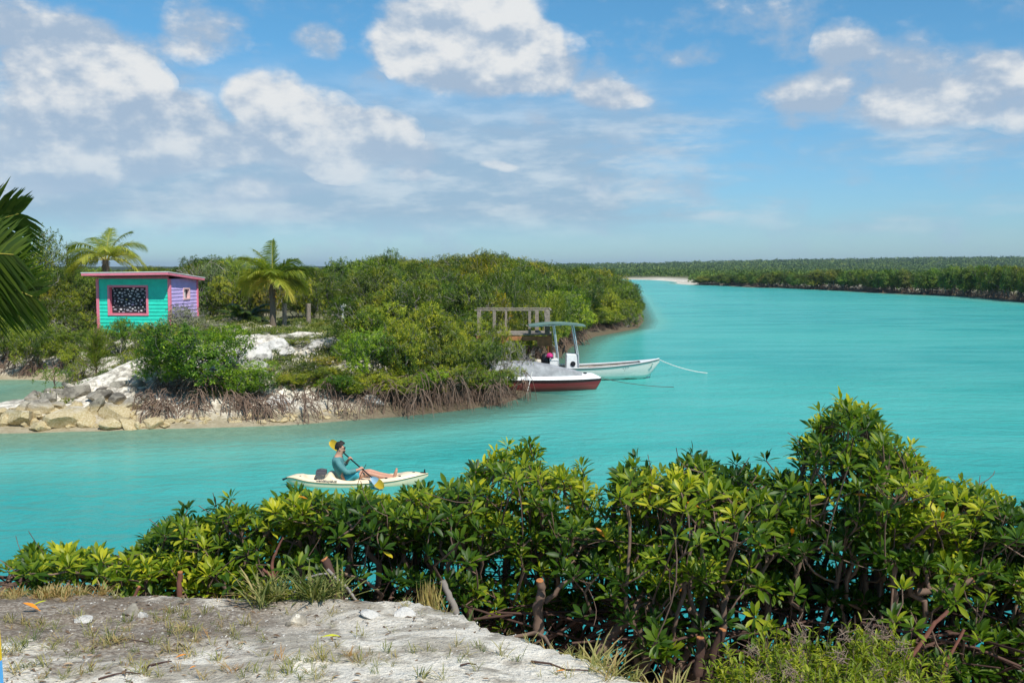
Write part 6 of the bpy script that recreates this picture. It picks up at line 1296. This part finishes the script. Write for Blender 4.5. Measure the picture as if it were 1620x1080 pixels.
def twig(px, py, pts, r_, lb):
    x, y, z = onbank(px, py); k_ = y / F; b = MB(); q = [(dx * k_, dy * k_ * 3, 0) for dx, dy in pts]; q = [(a, c_, float(near_bank(np.array([x + a]), np.array([y + c_]))[0]) - z + .008) for a, c_, _ in q]; b.tube(q, np.linspace(r_, r_ * .5, len(q)), k=5); o = b.build('twig', M_DK, None, True, loc=(x, y, z)); tag(o, lb, 'twig')
twig(230, 1055, [(0, -4), (12, 4), (20, 10), (28, 14)], .006, 'short dark forked twig on the sand, lower left'); twig(180, 1070, [(-20, -4), (0, 1), (20, 3), (42, 2)], .005, 'long thin curved twig flat on the sand at lower left'); twig(285, 1024, [(-6, 3), (4, 0), (14, -3)], .005, 'tiny dark stick on pale sand'); twig(870, 1052, [(-30, 6), (0, 0), (24, -8), (60, -10)], .006, 'dark twig on the sand at the right end of the bank'); twig(740, 1055, [(-12, 0), (0, 2), (14, 1)], .005, 'short dark stick in the middle of the bare sand'); twig(200, 1017, [(-26, -2), (0, 3), (34, 2)], .004, 'thin straight twig above the curved one')
def fallen(px, py, L, col, lb, rz, tilt=.15):
    x, y, z = onbank(px, py); b = MB(); add_leaves(b, np.array([[-L / 2, 0, 0]]), np.array([[1, 0, tilt]]), np.array([[0, 0, 1.0]]), np.array([L]), np.array([.5]), LEAF_HI, .12, .15); o = b.build('fallen_leaf', principled('leaf_' + col[0], col[1], .5), None, True, loc=(x, y, z + .012)); o.rotation_euler = (0, 0, rz); tag(o, lb, 'leaf')
YL, OL = ('yellow', (.55, .55, .03)), ('orange', (.75, .26, .02))
fallen(522, 1011, .10, YL, 'bright yellow-green fallen leaf on the white sand', .1); fallen(286, 1043, .06, OL, 'orange fallen leaf on the sand at lower left', .5, .3); fallen(50, 968, .12, OL, 'orange and green fallen leaf on the left lip of the bank', 2.9, .5); fallen(60, 965, .11, YL, 'green-yellow leaf beside the orange one on the left lip', .2, .6); fallen(305, 1060, .04, OL, 'small orange-brown fallen leaf near the bottom edge', 1.0); fallen(886, 1066, .05, OL, 'small tan fallen leaf near the bottom edge, right of centre', .4)
# painted board at the left
x0 = atY(3.5, 1040, 3.0)[0]; zg = float(near_bank(np.array([x0]), np.array([3.0]))[0]); e = empty('painted_board', (x0, 3.0, zg), 'yellow and light blue painted board standing at the bottom left corner', 'board')
z1 = atY(3, 1045, 3.0)[2] - zg; z2 = atY(0, 996, 3.0)[2] - zg
for nm, za, zb, m_ in (('blue_panel', -.05, z1 - .001, principled('light_blue_paint', (.10, .45, .85), .4)), ('yellow_panel', z1, z2, principled('bright_yellow_paint', (.90, .62, .01), .4))):
    xr = lambda z: .006 - .016 * (z / max(z2, .1)); b = MB(); v = [(xa, ya, z_) for z_ in (za, zb) for (xa, ya) in ((-.45, -.012), (xr(z_), -.012), (xr(z_), .012), (-.45, .012))]; b.add(v, [(0, 3, 2, 1), (4, 5, 6, 7), (0, 1, 5, 4), (1, 2, 6, 5), (2, 3, 7, 6), (3, 0, 4, 7)]); b.build(nm, m_, e)
# ---------------------------------------------------------------- air
b = MB(); b.add([(x, y, z) for z in (-3.2, 75) for (x, y) in ((-9500, -80), (12500, -80), (12500, 12500), (-9500, 12500))], [(0, 3, 2, 1), (4, 5, 6, 7), (0, 1, 5, 4), (1, 2, 6, 5), (2, 3, 7, 6), (3, 0, 4, 7)])
m = bpy.data.materials.new('air'); m.use_nodes = True; m.node_tree.nodes.clear(); T = NT(m.node_tree); vo = T.n('ShaderNodeVolumePrincipled'); vo.inputs['Color'].default_value = (.62, .78, .95, 1); vo.inputs['Density'].default_value = .00011; vo.inputs['Anisotropy'].default_value = .1
ou = T.n('ShaderNodeOutputMaterial'); T.l(vo.outputs[0], ou.inputs['Volume'])
o = b.build('haze', m); tag(o, 'faint blue haze over the far land', 'haze', kind='stuff')
